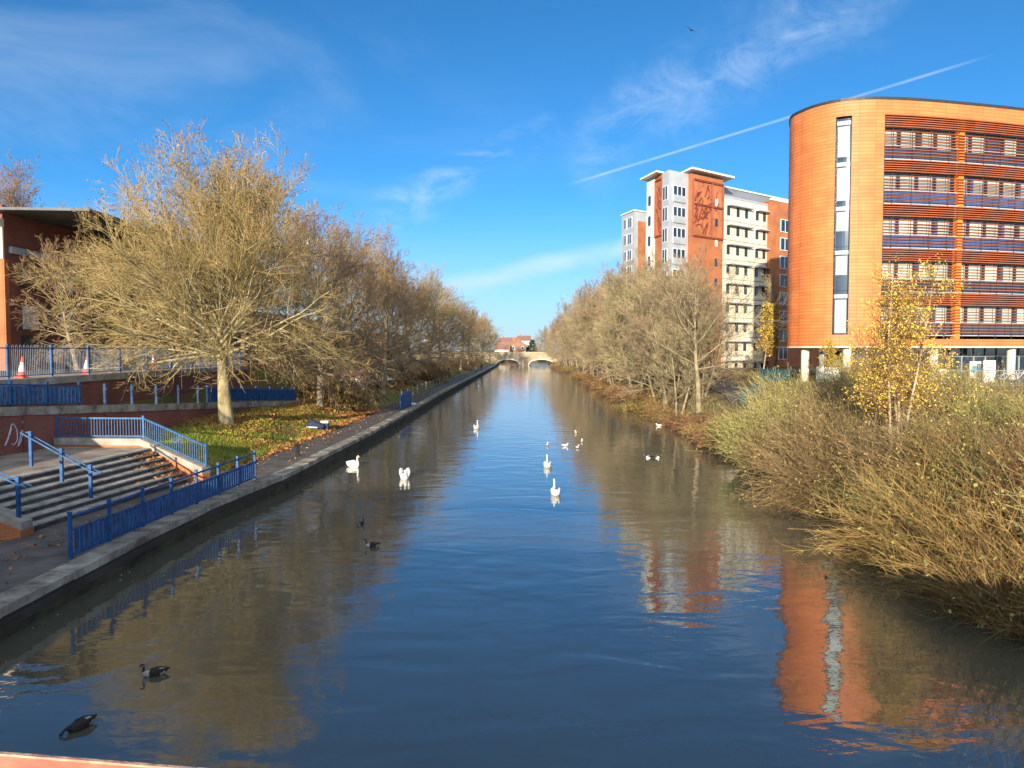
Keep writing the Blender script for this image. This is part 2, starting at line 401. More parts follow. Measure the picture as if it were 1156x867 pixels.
c1 = wm('MULTIPLY', trail((640, 209), (895, 131), 0.0025, -0.05, 1.75, 0.0), wrange(wnoise(22, 4), 0.2, 0.6, 0.12, 0.32))
c2 = wm('MULTIPLY', trail((520, 322), (705, 279), 0.020, -0.25, 1.6, 0.0, 0.02), wrange(fib, 0.3, 0.65, 0.2, 0.5))
c3 = wm('MULTIPLY', trail((690, 165), (870, 40), 0.075, -0.35, 1.9, 0.0, 0.14), wrange(wnoise(11, 8, (1, 1, 1.6), 0.68, 0.8), 0.30, 0.95, 0.0, 0.42))
c4 = wm('MULTIPLY', wrange(wnoise(2.6, 9, (1, 1, 3.0), 0.58, 0.5), 0.42, 0.74), wm('MULTIPLY', wrange(wdot((-1, 0, 0)), -0.15, 0.5, 0.02, 0.62), 0.28))
c5 = wm('MULTIPLY', trail((455, 232), (560, 175), 0.035, -0.4, 1.7, 0.0, 0.06), wrange(fib, 0.4, 0.7, 0.0, 0.35))
tot = wm('MINIMUM', wm('ADD', wm('ADD', c1, c2), wm('ADD', wm('ADD', c3, c4), c5)), 0.85)
hs = N('ShaderNodeHueSaturation'); hs.inputs['Saturation'].default_value = 1.12; hs.inputs['Value'].default_value = 1.0
tint = N('ShaderNodeVectorMath'); tint.operation = 'MULTIPLY'; L(sky.outputs[0], tint.inputs[0]); tint.inputs[1].default_value = (1.42, 1.27, 1.0)
L(tint.outputs[0], hs.inputs['Color'])
mx = N('ShaderNodeMix'); mx.data_type = 'RGBA'
hz = wm('MULTIPLY', wrange(wdot((0, 0, 1)), -0.02, 0.20, 1.0, 0.0), 0.8)
L(tot, mx.inputs['Factor'])
hzm = N('ShaderNodeMix'); hzm.data_type = 'RGBA'; L(hz, hzm.inputs['Factor']); hzm.inputs['B'].default_value = (2.5, 3.05, 3.95, 1); L(hs.outputs[0], mx.inputs['A']); mx.inputs['B'].default_value = (4.6, 5.2, 5.7, 1)
# unseen glow added to the sky behind the camera as fill light
fill_glow = wm('MULTIPLY', wrange(wdot((0, -0.95, 0.3)), -0.05, 0.65), wrange(wnoise(3.0, 6), 0.3, 0.7, 0.5, 1.0))
vs = N('ShaderNodeVectorMath'); vs.operation = 'SCALE'; vs.inputs[0].default_value = (5.0, 4.9, 4.6); L(fill_glow, vs.inputs['Scale'])
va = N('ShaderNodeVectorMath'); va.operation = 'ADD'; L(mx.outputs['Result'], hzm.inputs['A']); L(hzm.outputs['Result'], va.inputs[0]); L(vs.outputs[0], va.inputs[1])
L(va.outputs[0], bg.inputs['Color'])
SC.view_settings.view_transform = 'Standard'; SC.view_settings.look = 'None'; SC.view_settings.exposure = 1.1; SC.view_settings.gamma = 1.0
SC.view_settings.use_curve_mapping = False
SC.cycles.max_bounces = 6; SC.cycles.transparent_max_bounces = 4
SC.cycles.diffuse_bounces = 4; SC.cycles.glossy_bounces = 3
SC.cycles.use_denoising = True

# ------------------------------------------------------------------ terrain
def ramp_x(Y): return -19.2 + (Y - 29) * 0.118        # the outer edge of the sloping walkway
def ramp_z(Y): return 3.80 - 0.059 * (Y - 29)
def step_x(Y, k): return -13.8 + (Y - 21.2) / 8.2 - 0.33 * k
def z_left(X, Y):
    s = XL(Y) - X
    nz = 0.05 * math.sin(X * 1.7 + Y * 0.6) + 0.04 * math.sin(Y * 1.1 - X)
    if X < -20.3:
        hi = 4.76
        far = 2.3 + nz
        return hi + (far - hi) * sm(58, 78, Y)
    if Y >= 31.05:
        m = 0.78 + 1.25 * sm(2.9, 7.2, s) * (0.55 + 0.45 * lin(31, 43, Y)) + nz * sm(2.9, 4, s)
        m += 0.25 * sm(6.5, 11, s)
        m += (1.0 + 0.3 * nz - m) * 0.45 * sm(52, 70, Y) * sm(2.9, 6, s)
        if X < ramp_x(Y) - 0.2 and Y < 58: m = min(m, ramp_z(Y) - 0.3)
        return m
    if Y > 20.6:
        return 0.62 if s > 2.6 else 0.78
    return 0.78 + 0.9 * sm(3.8, 8, s) + nz * sm(3.6, 5, s)
def z_right(X, Y):
    s = X - XR(Y)
    nz = 0.10 * math.sin(X * 0.9 + Y * 0.35) + 0.07 * math.sin(Y * 0.8 - X * 1.3)
    pts = ((-0.6, -0.8), (0.0, 0.0), (0.35, 0.35), (3, 1.55), (5, 2.05), (9, 2.45), (13, 3.2), (16, 3.4))
    if s <= -0.6: return -0.8
    for (a, za), (b, zb) in zip(pts, pts[1:]):
        if s <= b: return za + (zb - za) * (s - a) / (b - a) + nz * sm(0.2, 1.5, s) * (1 - sm(12, 16, s))
    return 3.4
YS = [-60, -40, -25, -15, -8, -3, 0] + [2 + 1.5 * i for i in range(13)] + [20.5, 20.7, 22, 24, 26, 28, 30, 30.95, 31.1] + [32 + i for i in range(50)] + [84 + 3 * i for i in range(40)] + [210 + 10 * i for i in range(20)] + [430, 500, 620, 800, 1100, 1600, 2600]
def sheet(name, cols, zf, m, ys=YS):
    mb = MB(); k = None
    for Y in ys:
        xs = cols(Y); k = len(xs)
        mb.v += [(x, Y, zf(x, Y)) for x in xs]
    for i in range(len(ys) - 1):
        for j in range(k - 1):
            a = i * k + j
            mb.face((a, a + 1, a + k + 1, a + k))
    o = mb.build(name, m, smooth=True)
    return tag(o, kind='structure')
LX = [-2500, -900, -400, -200, -120, -80, -60, -45, -34, -27, -23, -20.6, -20.3] + [-19.6 + 0.6 * i for i in range(10)]
sheet('ground', lambda Y: LX + [x + XL(Y) for x in (-3.6, -3.1, -2.9, -2.7, -1.5, -0.3)], z_left, MT['grassground'])
RXO = [-0.62, -0.3, 0, 0.2, 0.35, 0.7, 1.2, 1.8, 2.4, 3, 3.7, 4.4, 5.2, 6, 7, 8, 9, 10, 11, 12, 13, 14, 16, 20, 28, 40, 60, 90, 150, 300, 700, 2500]
sheet('ground', lambda Y: [x + XR(Y) for x in RXO], z_right, MT['bankground'])
sheet('river_bed', lambda Y: [XL(Y) - 0.6, XR(Y) + 0.4], lambda x, y: -0.9, MT['mud'])
sheet('river', lambda Y: [XL(Y) - 0.2, 0.0, XR(Y) + 0.5], lambda x, y: WZ, MT['water'])
# ------------------------------------------------------------------ towpath side
rnd = random.Random(7)
# river wall: brick face with a row of coping stones
rw = thing('river_wall', (XL(30), 30, 0), 'dark mossy river wall with pale coping stones along the towpath', 'wall')
mb = MB(); ys = [-20 + 2.5 * i for i in range(132)]
for i, (a, b) in enumerate(zip(ys, ys[1:])):
    xa, xb = XL(a), XL(b)
    mb.hexa([(xa - 0.5, a, -0.9), (xa, a, -0.9), (xb, b, -0.9), (xb - 0.5, b, -0.9), (xa - 0.5, a, 0.62), (xa, a, 0.62), (xb, b, 0.62), (xb - 0.5, b, 0.62)])
mb.build('brick_face', MT['brickdk'], rw)
mb = MB()
for a, b in zip(ys, ys[1:]):
    h = 0.30 + 0.1 * rnd.random(); xa, xb = XL(a) + 0.001, XL(b) + 0.001
    mb.hexa([(xa, a, -0.5), (xa + 0.006, a, -0.5), (xb + 0.006, b, -0.5), (xb, b, -0.5), (xa, a, h), (xa + 0.006, a, h), (xb + 0.006, b, h), (xb, b, h)])
mb.build('algae_band', MT['algae'], rw)
mb = MB(); y = -20.0
while y < 300:
    l = 1.25 if y < 90 else 5.0
    e = 0.05 * rnd.random() - 0.01; za = 0.802 + 0.03 * rnd.random(); l *= rnd.uniform(0.8, 1.25)
    xa, xb = XL(y) + e, XL(y + l) + e
    mb.hexa([(xa - 0.58, y + 0.02, 0.622), (xa + 0.03, y + 0.02, 0.622), (xb + 0.03, y + l - 0.012, 0.622), (xb - 0.58, y + l - 0.012, 0.622),
             (xa - 0.58, y + 0.02, za), (xa + 0.02, y + 0.02, za - 0.015), (xb + 0.02, y + l - 0.012, za - 0.015), (xb - 0.58, y + l - 0.012, za)])
    y += l
mb.build('coping', MT['coping'], rw)
mb = MB()
pys = [-20 + 2 * i for i in range(160)]
k = 4
for Y in pys: mb.v += [(XL(Y) - 0.40, Y, 0.79), (XL(Y) - 0.9, Y, 0.799), (XL(Y) - 2.2, Y, 0.800), (XL(Y) - 2.95 - 0.12 * math.sin(Y * 0.8) - (0.6 if Y < 31 else 0), Y, 0.79)]
for i in range(len(pys) - 1):
    for j in range(3): mb.face((i * 4 + j, i * 4 + j + 4, i * 4 + j + 5, i * 4 + j + 1))
tag(mb.build('towpath', MT['asphalt']), kind='structure')

# broad flight of steps up to the landing
SU, SN = Vector((1 / 8.26, 8.2 / 8.26, 0)).normalized(), Vector((0.9927, -0.121, 0))
S0 = Vector((-13.8, 21.2, 0))
Z0, RISE, RUN, NST = 0.80, 0.172, 0.34, 7
st = thing('steps', S0, 'broad flight of pale worn steps rising from the towpath', 'steps')
mr, mt = MB(), MB()
def slen(k): return 8.35 + 0.14 * k
for k in range(NST):
    a0 = 0.0
    d1 = -RUN * k; d0 = -RUN * (k + 1)
    zt = Z0 + RISE * (k + 1)
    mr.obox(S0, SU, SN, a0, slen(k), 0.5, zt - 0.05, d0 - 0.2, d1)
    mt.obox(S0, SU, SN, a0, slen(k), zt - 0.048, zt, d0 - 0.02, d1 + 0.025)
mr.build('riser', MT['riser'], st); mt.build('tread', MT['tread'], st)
ZL = Z0 + RISE * NST      # 2.0
mb = MB()
tl = S0 + SU * 0 - SN * (RUN * NST)
tr = S0 + SU * slen(6) - SN * (RUN * NST)
mb.prism([(tl.x - 0.02, tl.y), (tr.x - 0.02, tr.y), (-15.3, 31.0), (-20.0, 31.0), (-20.2, 18.5), (tl.x - 0.6, 18.5)], 0.5, ZL - 0.006)
tag(mb.build('landing', MT['landing']), kind='structure')

def railing(name, label, pts, h, cat, post_every=1.7, post=0.07, rail=0.06, bar=0.022, gap=0.11, m=None, mbar=None, panel=None, group=None, base=0.1, topfrac=1.0, ext=0.12, midrail=False, palew=0.0, hoop=False, pthick=0.025):
    """posts (each a part), rails and a mesh of bars or pales along a polyline of points"""
    m = m or MT['blue']
    root = thing(name, pts[0], label, cat, group)
    rails, bars = MB(), MB()
    for a, b in zip(pts, pts[1:]):
        a, b = Vector(a), Vector(b); L_ = (b - a); n = max(1, round(Vector((L_.x, L_.y, 0)).length / post_every))
        hd = Vector((L_.x, L_.y, 0)).normalized()
        for i in range(n + 1):
            if i == 0 and a != Vector(pts[0]): continue
            p = a + L_ * i / n
            q = MB(); q.obox(p, hd, (hd.y, -hd.x), -post / 2, post / 2, p.z, p.z + h + ext, -post / 2, post / 2)
            q.obox(p, hd, (hd.y, -hd.x), -post * 0.65, post * 0.65, p.z + h + ext + 0.001, p.z + h + ext + 0.03, -post * 0.65, post * 0.65)
            q.build('post', m, root)
        Z = Vector((0, 0, 1))
        rails.bar(a + Z * h, b + Z * h, rail, rail)
        rails.bar(a + Z * base, b + Z * base, rail * 0.8, rail * 0.8)
        if midrail: rails.bar(a + Z * h * topfrac, b + Z * h * topfrac, rail * 0.8, rail * 0.8)
        nb = int(L_.length / gap)
        for i in range(1, nb):
            p = a + L_ * i / nb
            if palew:
                bars.obox(p, hd, (hd.y, -hd.x), -palew / 2, palew / 2, p.z + base - 0.03, p.z + h * topfrac + 0.03, 0.02, 0.02 + pthick)
            elif hoop:
                if i % 2 == 0:
                    g = L_.length / nb; w = hd * g * 0.5; c = p
                    P = [c - w + Z * base, c - w + Z * (h - 0.02)]
                    P += [c - w * math.cos(t) + Z * (h + g * 1.1 * math.sin(t)) for t in (0.3, 0.8, 1.57, 2.34, 2.84)]
                    P += [c + w + Z * (h - 0.02), c + w + Z * base]
                    bars.tube(P, bar / 2, 4, False)
            else:
                bars.bar(p + Z * base, p + Z * (h * topfrac), bar, bar)
    rails.build('rail', m, root)
    if bars.v: bars.build('pales' if palew else 'bars', mbar or m, root)
    return root
# blue fence between the towpath and the river
f0, f1 = at(80, 631, 0.80), at(288, 541, 0.80)
railing('railing', 'deep blue riverside fence of flat pales at the towpath edge', [f0, f1], 1.05, 'fence', 1.72, 0.075, 0.055, gap=0.2, midrail=True, topfrac=0.68, palew=0.145, ext=0.1)
# flank of the steps: brick plinth, coping, blue balustrade
FP = [Vector((-18.9, 31.15, 0)), Vector((-15.2, 30.95, 0)), Vector((-12.15, 29.75, 0))]
zt = [2.36, 2.36, 1.36]
fl = thing('step_wall', FP[1], 'low brick flank wall with pale sloping coping beside the steps', 'wall')
mb, mc = MB(), MB()
def slab(mb, a, b, za0, za1, zb0, zb1, w):
    d = Vector((b.x - a.x, b.y - a.y, 0)).normalized(); n = Vector((d.y, -d.x, 0)) * w / 2
    mb.hexa([(a.x - n.x, a.y - n.y, za0), (a.x + n.x, a.y + n.y, za0), (b.x + n.x, b.y + n.y, zb0), (b.x - n.x, b.y - n.y, zb0),
             (a.x - n.x, a.y - n.y, za1), (a.x + n.x, a.y + n.y, za1), (b.x + n.x, b.y + n.y, zb1), (b.x - n.x, b.y - n.y, zb1)])
for i in range(2):
    a, b = FP[i], FP[i + 1]
    slab(mb, a, b, 0.4, zt[i] - 0.28, 0.4, zt[i + 1] - 0.28, 0.40)
    slab(mc, a, b, zt[i] - 0.278, zt[i], zt[i + 1] - 0.278, zt[i + 1], 0.46)
mb.build('brick_plinth', MT['brickor'], fl); mc.build('coping', MT['stone'], fl)
railing('railing', 'light blue balustrade sloping down on the flank wall of the steps', [(p.x, p.y, z) for p, z in zip(FP, zt)], 0.82, 'railing', 3.6, 0.07, 0.065, bar=0.02, gap=0.12, m=MT['bluelight'], base=0.08, ext=0.08)
# dwarf wall at the near end of the steps
pl = thing('step_wall', (-14.0, 20.9, 0.7), 'squat pale capstone pier at the near bottom corner of the steps', 'wall')
mb, mc = MB(), MB()
e0 = S0 + SN * 0.25 - SU * 0.28; e1 = S0 - SN * (RUN * NST + 0.4) - SU * 0.28
slab(mb, e0, e1, 0.5, 1.0, 0.5, 2.05, 0.5); slab(mc, e0, e1, 1.002, 1.22, 2.052, 2.40, 0.42)
mb.build('brick_plinth', MT['brickor'], pl); mc.build('coping', MT['stone'], pl)
def handrail(label, base, n):
    root = thing('handrail', base[0], label, 'handrail')
    r = MB()
    tops = []
    for b in base:
        q = MB(); q.box(b.x - 0.045, b.x + 0.045, b.y - 0.045, b.y + 0.045, b.z, b.z + 1.12)
        q.box(b.x - 0.06, b.x + 0.06, b.y - 0.06, b.y + 0.06, b.z + 1.121, b.z + 1.16); q.build('post', MT['blue'], root)
        tops.append(b + Vector((0, 0, 0.98)))
    o = SU * 0.11
    for s in (-1, 1):
        P = [tops[0] - (tops[1] - tops[0]).normalized() * 0.3 + o * s] + [t + o * s for t in tops] + [tops[-1] + SN * 0.35 + o * s - Vector((0, 0, 0.1))]
        r.tube(P, 0.026, 6)
    r.build('rail', MT['bluelight'], root)
h0 = at(50, 526, ZL); hk = (S0 - SN * RUN * 3.5)
def on_steps(p, k):   # a point on tread k below a line through p square to the treads
    d = (p - S0).dot(SU)
    q = S0 + SU * d - SN * (RUN * (k + 0.5)); q.z = Z0 + RISE * (k + 1); return q
hb = at(131, 563, Z0 + RISE * 2)
handrail('blue twin pipe handrail up the middle of the broad steps', [on_steps(hb, 6.9) , on_steps(hb, 3.7), on_steps(hb, 0.7)], 3)
bpt = S0 + SU * -0.28
e = e1 - e0
handrail('blue handrail on the pale capstone wall at the near end of the steps', [Vector((e0.x + e.x * t, e0.y + e.y * t, 1.21 + 1.17 * t)) for t in (0.85, 0.45, 0.08)], 3)

# walkway ramp and its brick wall
rp_ = thing('ramp_wall', (-19.2, 29, 2), 'red brick retaining wall with graffiti under the sloping walkway', 'wall')
mb, mc = MB(), MB()
yy = [12 + 2 * i for i in range(24)]
for a, b in zip(yy, yy[1:]):
    xa, xb = ramp_x(a), ramp_x(b); za, zb = ramp_z(a), ramp_z(b)
    mb.hexa([(xa - 0.4, a, 0.3), (xa, a, 0.3), (xb, b, 0.3), (xb - 0.4, b, 0.3), (xa - 0.4, a, za - 0.34), (xa, a, za - 0.34), (xb, b, zb - 0.34), (xb - 0.4, b, zb - 0.34)])
    mc.hexa([(xa - 0.45, a, za - 0.338), (xa + 0.06, a, za - 0.338), (xb + 0.06, b, zb - 0.338), (xb - 0.45, b, zb - 0.338), (xa - 0.45, a, za), (xa + 0.06, a, za), (xb + 0.06, b, zb), (xb - 0.45, b, zb)])
mb.build('brick_face', MT['brick'], rp_); mc.build('coping', MT['coping'], rp_)
# pilaster and painted marks on that wall
mb = MB()
for Y in (29.6, 34.5): mb.box(ramp_x(Y) + 0.003, ramp_x(Y) + 0.14, Y - 0.25, Y + 0.25, 0.4, ramp_z(Y) - 0.36)
mb.build('pilaster', MT['brick'], rp_)
def squiggle(y0, z0, h, w, seed, m, n=4):
    r = random.Random(seed); mb = MB()
    for i in range(n):
        c = y0 + w * i / n; P = []
        ph = r.random() * 6; a1 = r.uniform(0.3, 0.5)
        for t in range(15):
            u = t / 14 * (4 + r.random())
            Y = c + w / n * 0.5 * math.sin(u * 1.3 + ph); P.append((ramp_x(Y) + 0.012, Y, z0 + h * (0.5 + a1 * math.cos(u + ph * 0.5))))
        mb.tube(P, 0.022, 4)
    return mb.build('graffiti', m, rp_)
squiggle(28.6, 2.25, 1.0, 1.3, 3, MT['graffiti'], 4)
squiggle(27.6, 2.2, 0.9, 0.6, 9, MT['graffitiblue'], 5)
mb = MB(); mb.box(ramp_x(26.6) + 0.004, ramp_x(26.6) + 0.03, 25.6, 26.7, 2.2, 3.2)
mb.build('painted_patch', MT['graffiti'], rp_)
def leafbush(name, c, rx, ry, rz, n, size, m, seed, label, cat, group=None):
    r = random.Random(seed); mb = MB()
    for i in range(n):
        while True:
            p = Vector((r.uniform(-1, 1), r.uniform(-1, 1), r.uniform(-1, 1)))
            if p.length < 1: break
        p = p * (0.55 + 0.45 * r.random())
        p = Vector((c[0] + p.x * rx, c[1] + p.y * ry, c[2] + p.z * rz))
        a = Vector((r.gauss(0, 1), r.gauss(0, 1), r.gauss(0, 1))).normalized(); b = a.orthogonal().normalized(); s = size * r.uniform(0.6, 1.3)
        c2 = a.cross(b)
        mb.quad(p - b * s, p + c2 * s * 0.5, p + b * s, p - c2 * s * 0.5)
    o = mb.build(name, m); return tag(o, label, cat, group)
leafbush('ivy', (-18.9, 27.2, 2.7), 0.35, 0.35, 0.8, 420, 0.09, MT['ivyleaf'], 4, 'clump of yellowing ivy against the graffiti wall by the steps', 'ivy')
mb = MB()
for a, b in zip(yy, yy[1:]):
    mb.quad((-20.45, a, ramp_z(a) - 0.06), (ramp_x(a) - 0.44, a, ramp_z(a) - 0.06), (ramp_x(b) - 0.44, b, ramp_z(b) - 0.06), (-20.45, b, ramp_z(b) - 0.06))
tag(mb.build('walkway', MT['asphalt']), kind='structure')
def rpt(Y, o=-0.2): return (ramp_x(Y) + o, Y, ramp_z(Y) + 0.002)
ra = railing('railing', 'bright blue pale fence on the upper brick wall above the graffiti', [rpt(19.5), rpt(32.9)], 0.86, 'fence', 2.0, 0.09, 0.06, gap=0.235, palew=0.09, base=0.12, ext=0.12, topfrac=0.9, pthick=0.10, mbar=MT['bluelight'])
# the gap with bare posts
rb = thing('post_and_wire_fence', rpt(34.5), 'row of bare pale blue posts strung with thin wire on the brick wall', 'fence')
for i in range(5):
    p = Vector(rpt(34.6 + 2.0 * i)); q = MB(); q.box(p.x - 0.05, p.x + 0.05, p.y - 0.05, p.y + 0.05, p.z, p.z + 0.98); q.box(p.x - 0.1, p.x + 0.1, p.y - 0.03, p.y + 0.03, p.z + 0.7, p.z + 0.76); q.build('post', MT['bluelight'], rb)
mb = MB()
for h in (0.45, 0.73): mb.bar(Vector(rpt(33.0)) + Vector((0, 0, h)), Vector(rpt(43.5)) + Vector((0, 0, h)), 0.012)
mb.build('wire', MT['darkmetal'], rb)
railing('railing', 'blue pale fence partly hidden behind the big tree trunk', [rpt(43.6), rpt(56.0)], 0.86, 'fence', 2.0, 0.09, 0.06, gap=0.235, palew=0.09, base=0.12, ext=0.12, topfrac=0.9, pthick=0.10)

# upper road, its wall and hoop-top railing
uw = thing('retaining_wall', (-20.4, 29, 4), 'upper brick wall with grey concrete edge carrying the road', 'wall')
mb, mc = MB(), MB()
mb.box(-20.75, -20.42, 8, 58, 1.5, 4.49); mb.build('brick_face', MT['brick'], uw)
mc.box(-20.85, -20.30, 8, 58, 4.492, 4.80); mc.build('edge_beam', MT['stone'], uw)
mb = MB(); mb.quad((-23.6, 6, 4.79), (-20.84, 6, 4.79), (-20.84, 58, 4.79), (-23.6, 58, 4.79)); tag(mb.build('pavement', MT['pave']), kind='structure')
mb = MB(); mb.quad((-29.8, 2, 4.77), (-23.6, 2, 4.77), (-23.6, 60, 4.77), (-29.8, 60, 4.77)); tag(mb.build('road', MT['road']), kind='structure')
railing('railing', 'grey hoop-topped railing with dark posts along the upper road', [(-20.55, 19, 4.801), (-20.55, 57, 4.801)], 1.28, 'railing', 3.0, 0.085, 0.045, bar=0.019, gap=0.12, m=MT['blue'], mbar=MT['palegrey'], hoop=True, base=0.12, ext=0.12)
def cone(p, lean, label):
    root = thing('traffic_cone', p, label, 'traffic cone', 'cones on the upper pavement')
    root.rotation_euler = (lean * 0.2, lean, rnd.random())
    def pt(r0, r1, z0, z1, m, nm):
        b = MB(); b.tube([(p[0], p[1], p[2] + z0), (p[0], p[1], p[2] + z1)], [r0, r1], 12); b.build(nm, m, root)
    b = MB(); b.box(p[0] - 0.2, p[0] + 0.2, p[1] - 0.2, p[1] + 0.2, p[2], p[2] + 0.06); b.build('base', MT['conered'], root)
    pt(0.16, 0.125, 0.061, 0.28, MT['conered'], 'lower_body'); pt(0.127, 0.065, 0.281, 0.68, MT['conewhite'], 'sleeve'); pt(0.063, 0.035, 0.681, 0.92, MT['conered'], 'tip')
for (px, Y, lean, lb) in ((45, 32.5, 0.10, 'red and white traffic cone leaning behind the grey railing, nearest the brick building'), (97, 37.5, 0.08, 'red and white traffic cone behind the railing, midway along the row of three'), (173, 47.5, 0.02, 'small upright red and white cone half hidden by the big tree twigs')):
    q = atd(px, 424, Y); cone((min(q.x, -21.2), Y, 4.795), lean, lb)

# brick building beyond the road
bb = thing('brick_building', (-30.2, 45, 4.7), 'dark red brick building with curved grey metal roof and cream corner', 'building')
mb = MB(); mb.prism([(-62, 45), (-30.2, 45), (-30.2, 86), (-62, 86)], 4.5, 14.6); mb.build('wall', MT['brick'], bb)
mb = MB(); mb.box(-62, -30.18, 44.9, 44.997, 4.5, 11.4); mb.box(-30.197, -30.1, 44.9, 45.3, 4.5, 11.4); mb.build('lit_front_brick', MT['brickor'], bb)  # brighter orange brick colour stands in for sunlight on the front face
mb = MB(); mb.box(-62, -30.14, 44.86, 44.997, 11.4, 13.3); mb.box(-62, -30.1, 44.6, 44.99, 13.3, 13.75); mb.build('stone_band', MT['cream'], bb)
mb = MB(); mb.prism([(-62, 44.3), (-24.6, 44.3), (-24.6, 86.5), (-62, 86.5)], lambda x, y: 14.62 - 0.014 * (x + 62), lambda x, y: 14.78 - 0.014 * (x + 62))
rf = mb.build('roof', MT['fascia'], bb)
for i, (x, y, w, d, h) in enumerate(((-44, 100, 22, 30, 10.5), (-43, 140, 20, 36, 9.0), (-42, 186, 20, 44, 10.0))):
    wb = thing('brick_block', (x, y, 2.3), ('tall dark brick block glimpsed through the twigs beyond the road', 'lower brick block behind the middle of the towpath trees', 'furthest brick block behind the shaded end of the towpath trees')[i], 'building')
    mb = MB(); mb.box(x - w / 2, x + w / 2, y, y + d, 1.5, h); mb.build('wall', MT['brick'], wb)
    mb = MB(); mb.box(x - w / 2 - 0.4, x + w / 2 + 0.4, y - 0.4, y + d + 0.4, h + 0.002, h + 0.5); mb.build('roof', MT['greyroof'], wb)
    for j in range(5):
        for k in range(2):
            f = MB(); f.box(x - w / 2 + 1.5 + j * w / 5.2, x - w / 2 + 3.2 + j * w / 5.2, y - 0.1, y - 0.003, 3.6 + k * 3, 5.2 + k * 3); f.build('window', MT['glass'], wb)
def bwin(y0, y1, z0, z1, m):
    f = MB(); f.box(-30.195, -30.12, y0, y1, z0, z1); o = f.build('window', MT['darkmetal'], bb)
    g = MB(); g.box(-30.119, -30.10, y0 + 0.08, y1 - 0.08, z0 + 0.08, z1 - 0.08); g.build('pane', m, o)
for i in range(10):
    y0 = 46.4 + i * 3.9
    bwin(y0, y0 + 1.7, 7.2, 8.8, MT['whitewall'] if i % 3 != 2 else MT['glass'])
    bwin(y0, y0 + 1.7, 5.0, 6.9, MT['glass'])
    bwin(y0, y0 + 1.7, 9.8, 11.6, MT['whitewall'] if i % 3 == 1 else MT['glass'])
mb = MB(); mb.box(-30.195, -30.0, 45.5, 85, 11.8, 12.2); mb.build('string_course', MT['greyclad'], bb)

# bags left on the grass
b0 = at(356, 478, 1.32); b0.z = z_left(b0.x, b0.y)
bg_ = thing('holdall', b0, 'bulky navy bag with a white band lying on the leaf-strewn grass', 'bag')
mb = MB(); mb.loft([((b0.x - 0.55, b0.y, b0.z + 0.15), 0.14, 0.10), ((b0.x - 0.5, b0.y, b0.z + 0.26), 0.28, 0.24), ((b0.x - 0.15, b0.y, b0.z + 0.36), 0.32, 0.35), ((b0.x + 0.18, b0.y, b0.z + 0.26), 0.30, 0.25), ((b0.x + 0.45, b0.y, b0.z + 0.2), 0.26, 0.2), ((b0.x + 0.6, b0.y, b0.z + 0.15), 0.12, 0.1)], 12)
mb.build('body', MT['navy'], bg_, smooth=True)
mb = MB(); mb.tube([(b0.x - 0.5, b0.y - 0.25, b0.z + 0.2), (b0.x - 0.15, b0.y - 0.34, b0.z + 0.2), (b0.x + 0.2, b0.y - 0.3, b0.z + 0.17)], 0.04, 6); mb.build('band', MT['whitewall'], bg_)
c0 = b0 + Vector((0.55, 0.25, 0))
ct = thing('carton', c0, 'small white box beside the navy bag on the grass', 'box')
mb = MB(); mb.box(c0.x - 0.22, c0.x + 0.22, c0.y - 0.15, c0.y + 0.15, c0.z, c0.z + 0.42); mb.build('body', MT['navy'], ct)
mb = MB(); mb.box(c0.x - 0.24, c0.x + 0.24, c0.y - 0.17, c0.y + 0.17, c0.z + 0.421, c0.z + 0.56); mb.build('lid', MT['whitewall'], ct)

# blue guard rail across the edge of the grass further on
g0 = at(452, 463, 0.8); g1 = at(464, 458, 0.8)
railing('railing', 'short dark blue guard rail beside the towpath under the far trees', [g0, g1], 1.25, 'railing', 0.6, 0.08, 0.06, gap=0.14, palew=0.09, ext=0.12)
# low timber post rail further along
p0, p1 = (XL(80) - 3.1, 80, 0.8), (XL(128) - 3.0, 128, 0.8)
tr_ = thing('post_rail', p0, 'low pale timber post fence lining the shaded towpath', 'fence')
for i in range(13):
    t = i / 12; q = MB(); x, y = p0[0] + (p1[0] - p0[0]) * t, p0[1] + (p1[1] - p0[1]) * t
    q.box(x - 0.07, x + 0.07, y - 0.07, y + 0.07, 0.7, 1.75); q.build('post', MT['coping'], tr_)
q = MB(); q.bar((p0[0], p0[1], 1.5), (p1[0], p1[1], 1.5), 0.06, 0.1); q.build('rail', MT['coping'], tr_)
# small cabin and car seen through the twigs
c = Vector((-17.6, 82, 0)); c.z = z_left(c.x, c.y) 
cb = thing('cabin', c, 'small white cabin with pinkish roof behind the low twigs', 'cabin')
mb = MB(); mb.box(c.x - 1.6, c.x + 1.6, c.y - 1.5, c.y + 1.5, c.z - 0.2, c.z + 1.3); mb.build('wall', MT['whitewall'], cb)
mb = MB(); n = len(mb.v)
for s in (-1.75, 1.75): mb.v += [(c.x + s, c.y - 1.7, c.z + 1.3), (c.x + s, c.y + 1.7, c.z + 1.3), (c.x + s, c.y, c.z + 2.2)]
for f in ((0, 1, 2), (5, 4, 3), (0, 3, 4, 1), (1, 4, 5, 2), (2, 5, 3, 0)): mb.face(f)
mb.build('roof', mat('pink_roof', (0.55, 0.30, 0.24), 0.8), cb)
mb = MB(); mb.box(c.x - 0.9, c.x - 0.1, c.y - 1.54, c.y - 1.503, c.z + 0.3, c.z + 1.0); mb.box(c.x + 0.4, c.x + 1.2, c.y - 1.54, c.y - 1.503, c.z + 0.3, c.z + 1.0); mb.build('window', MT['glass'], cb)
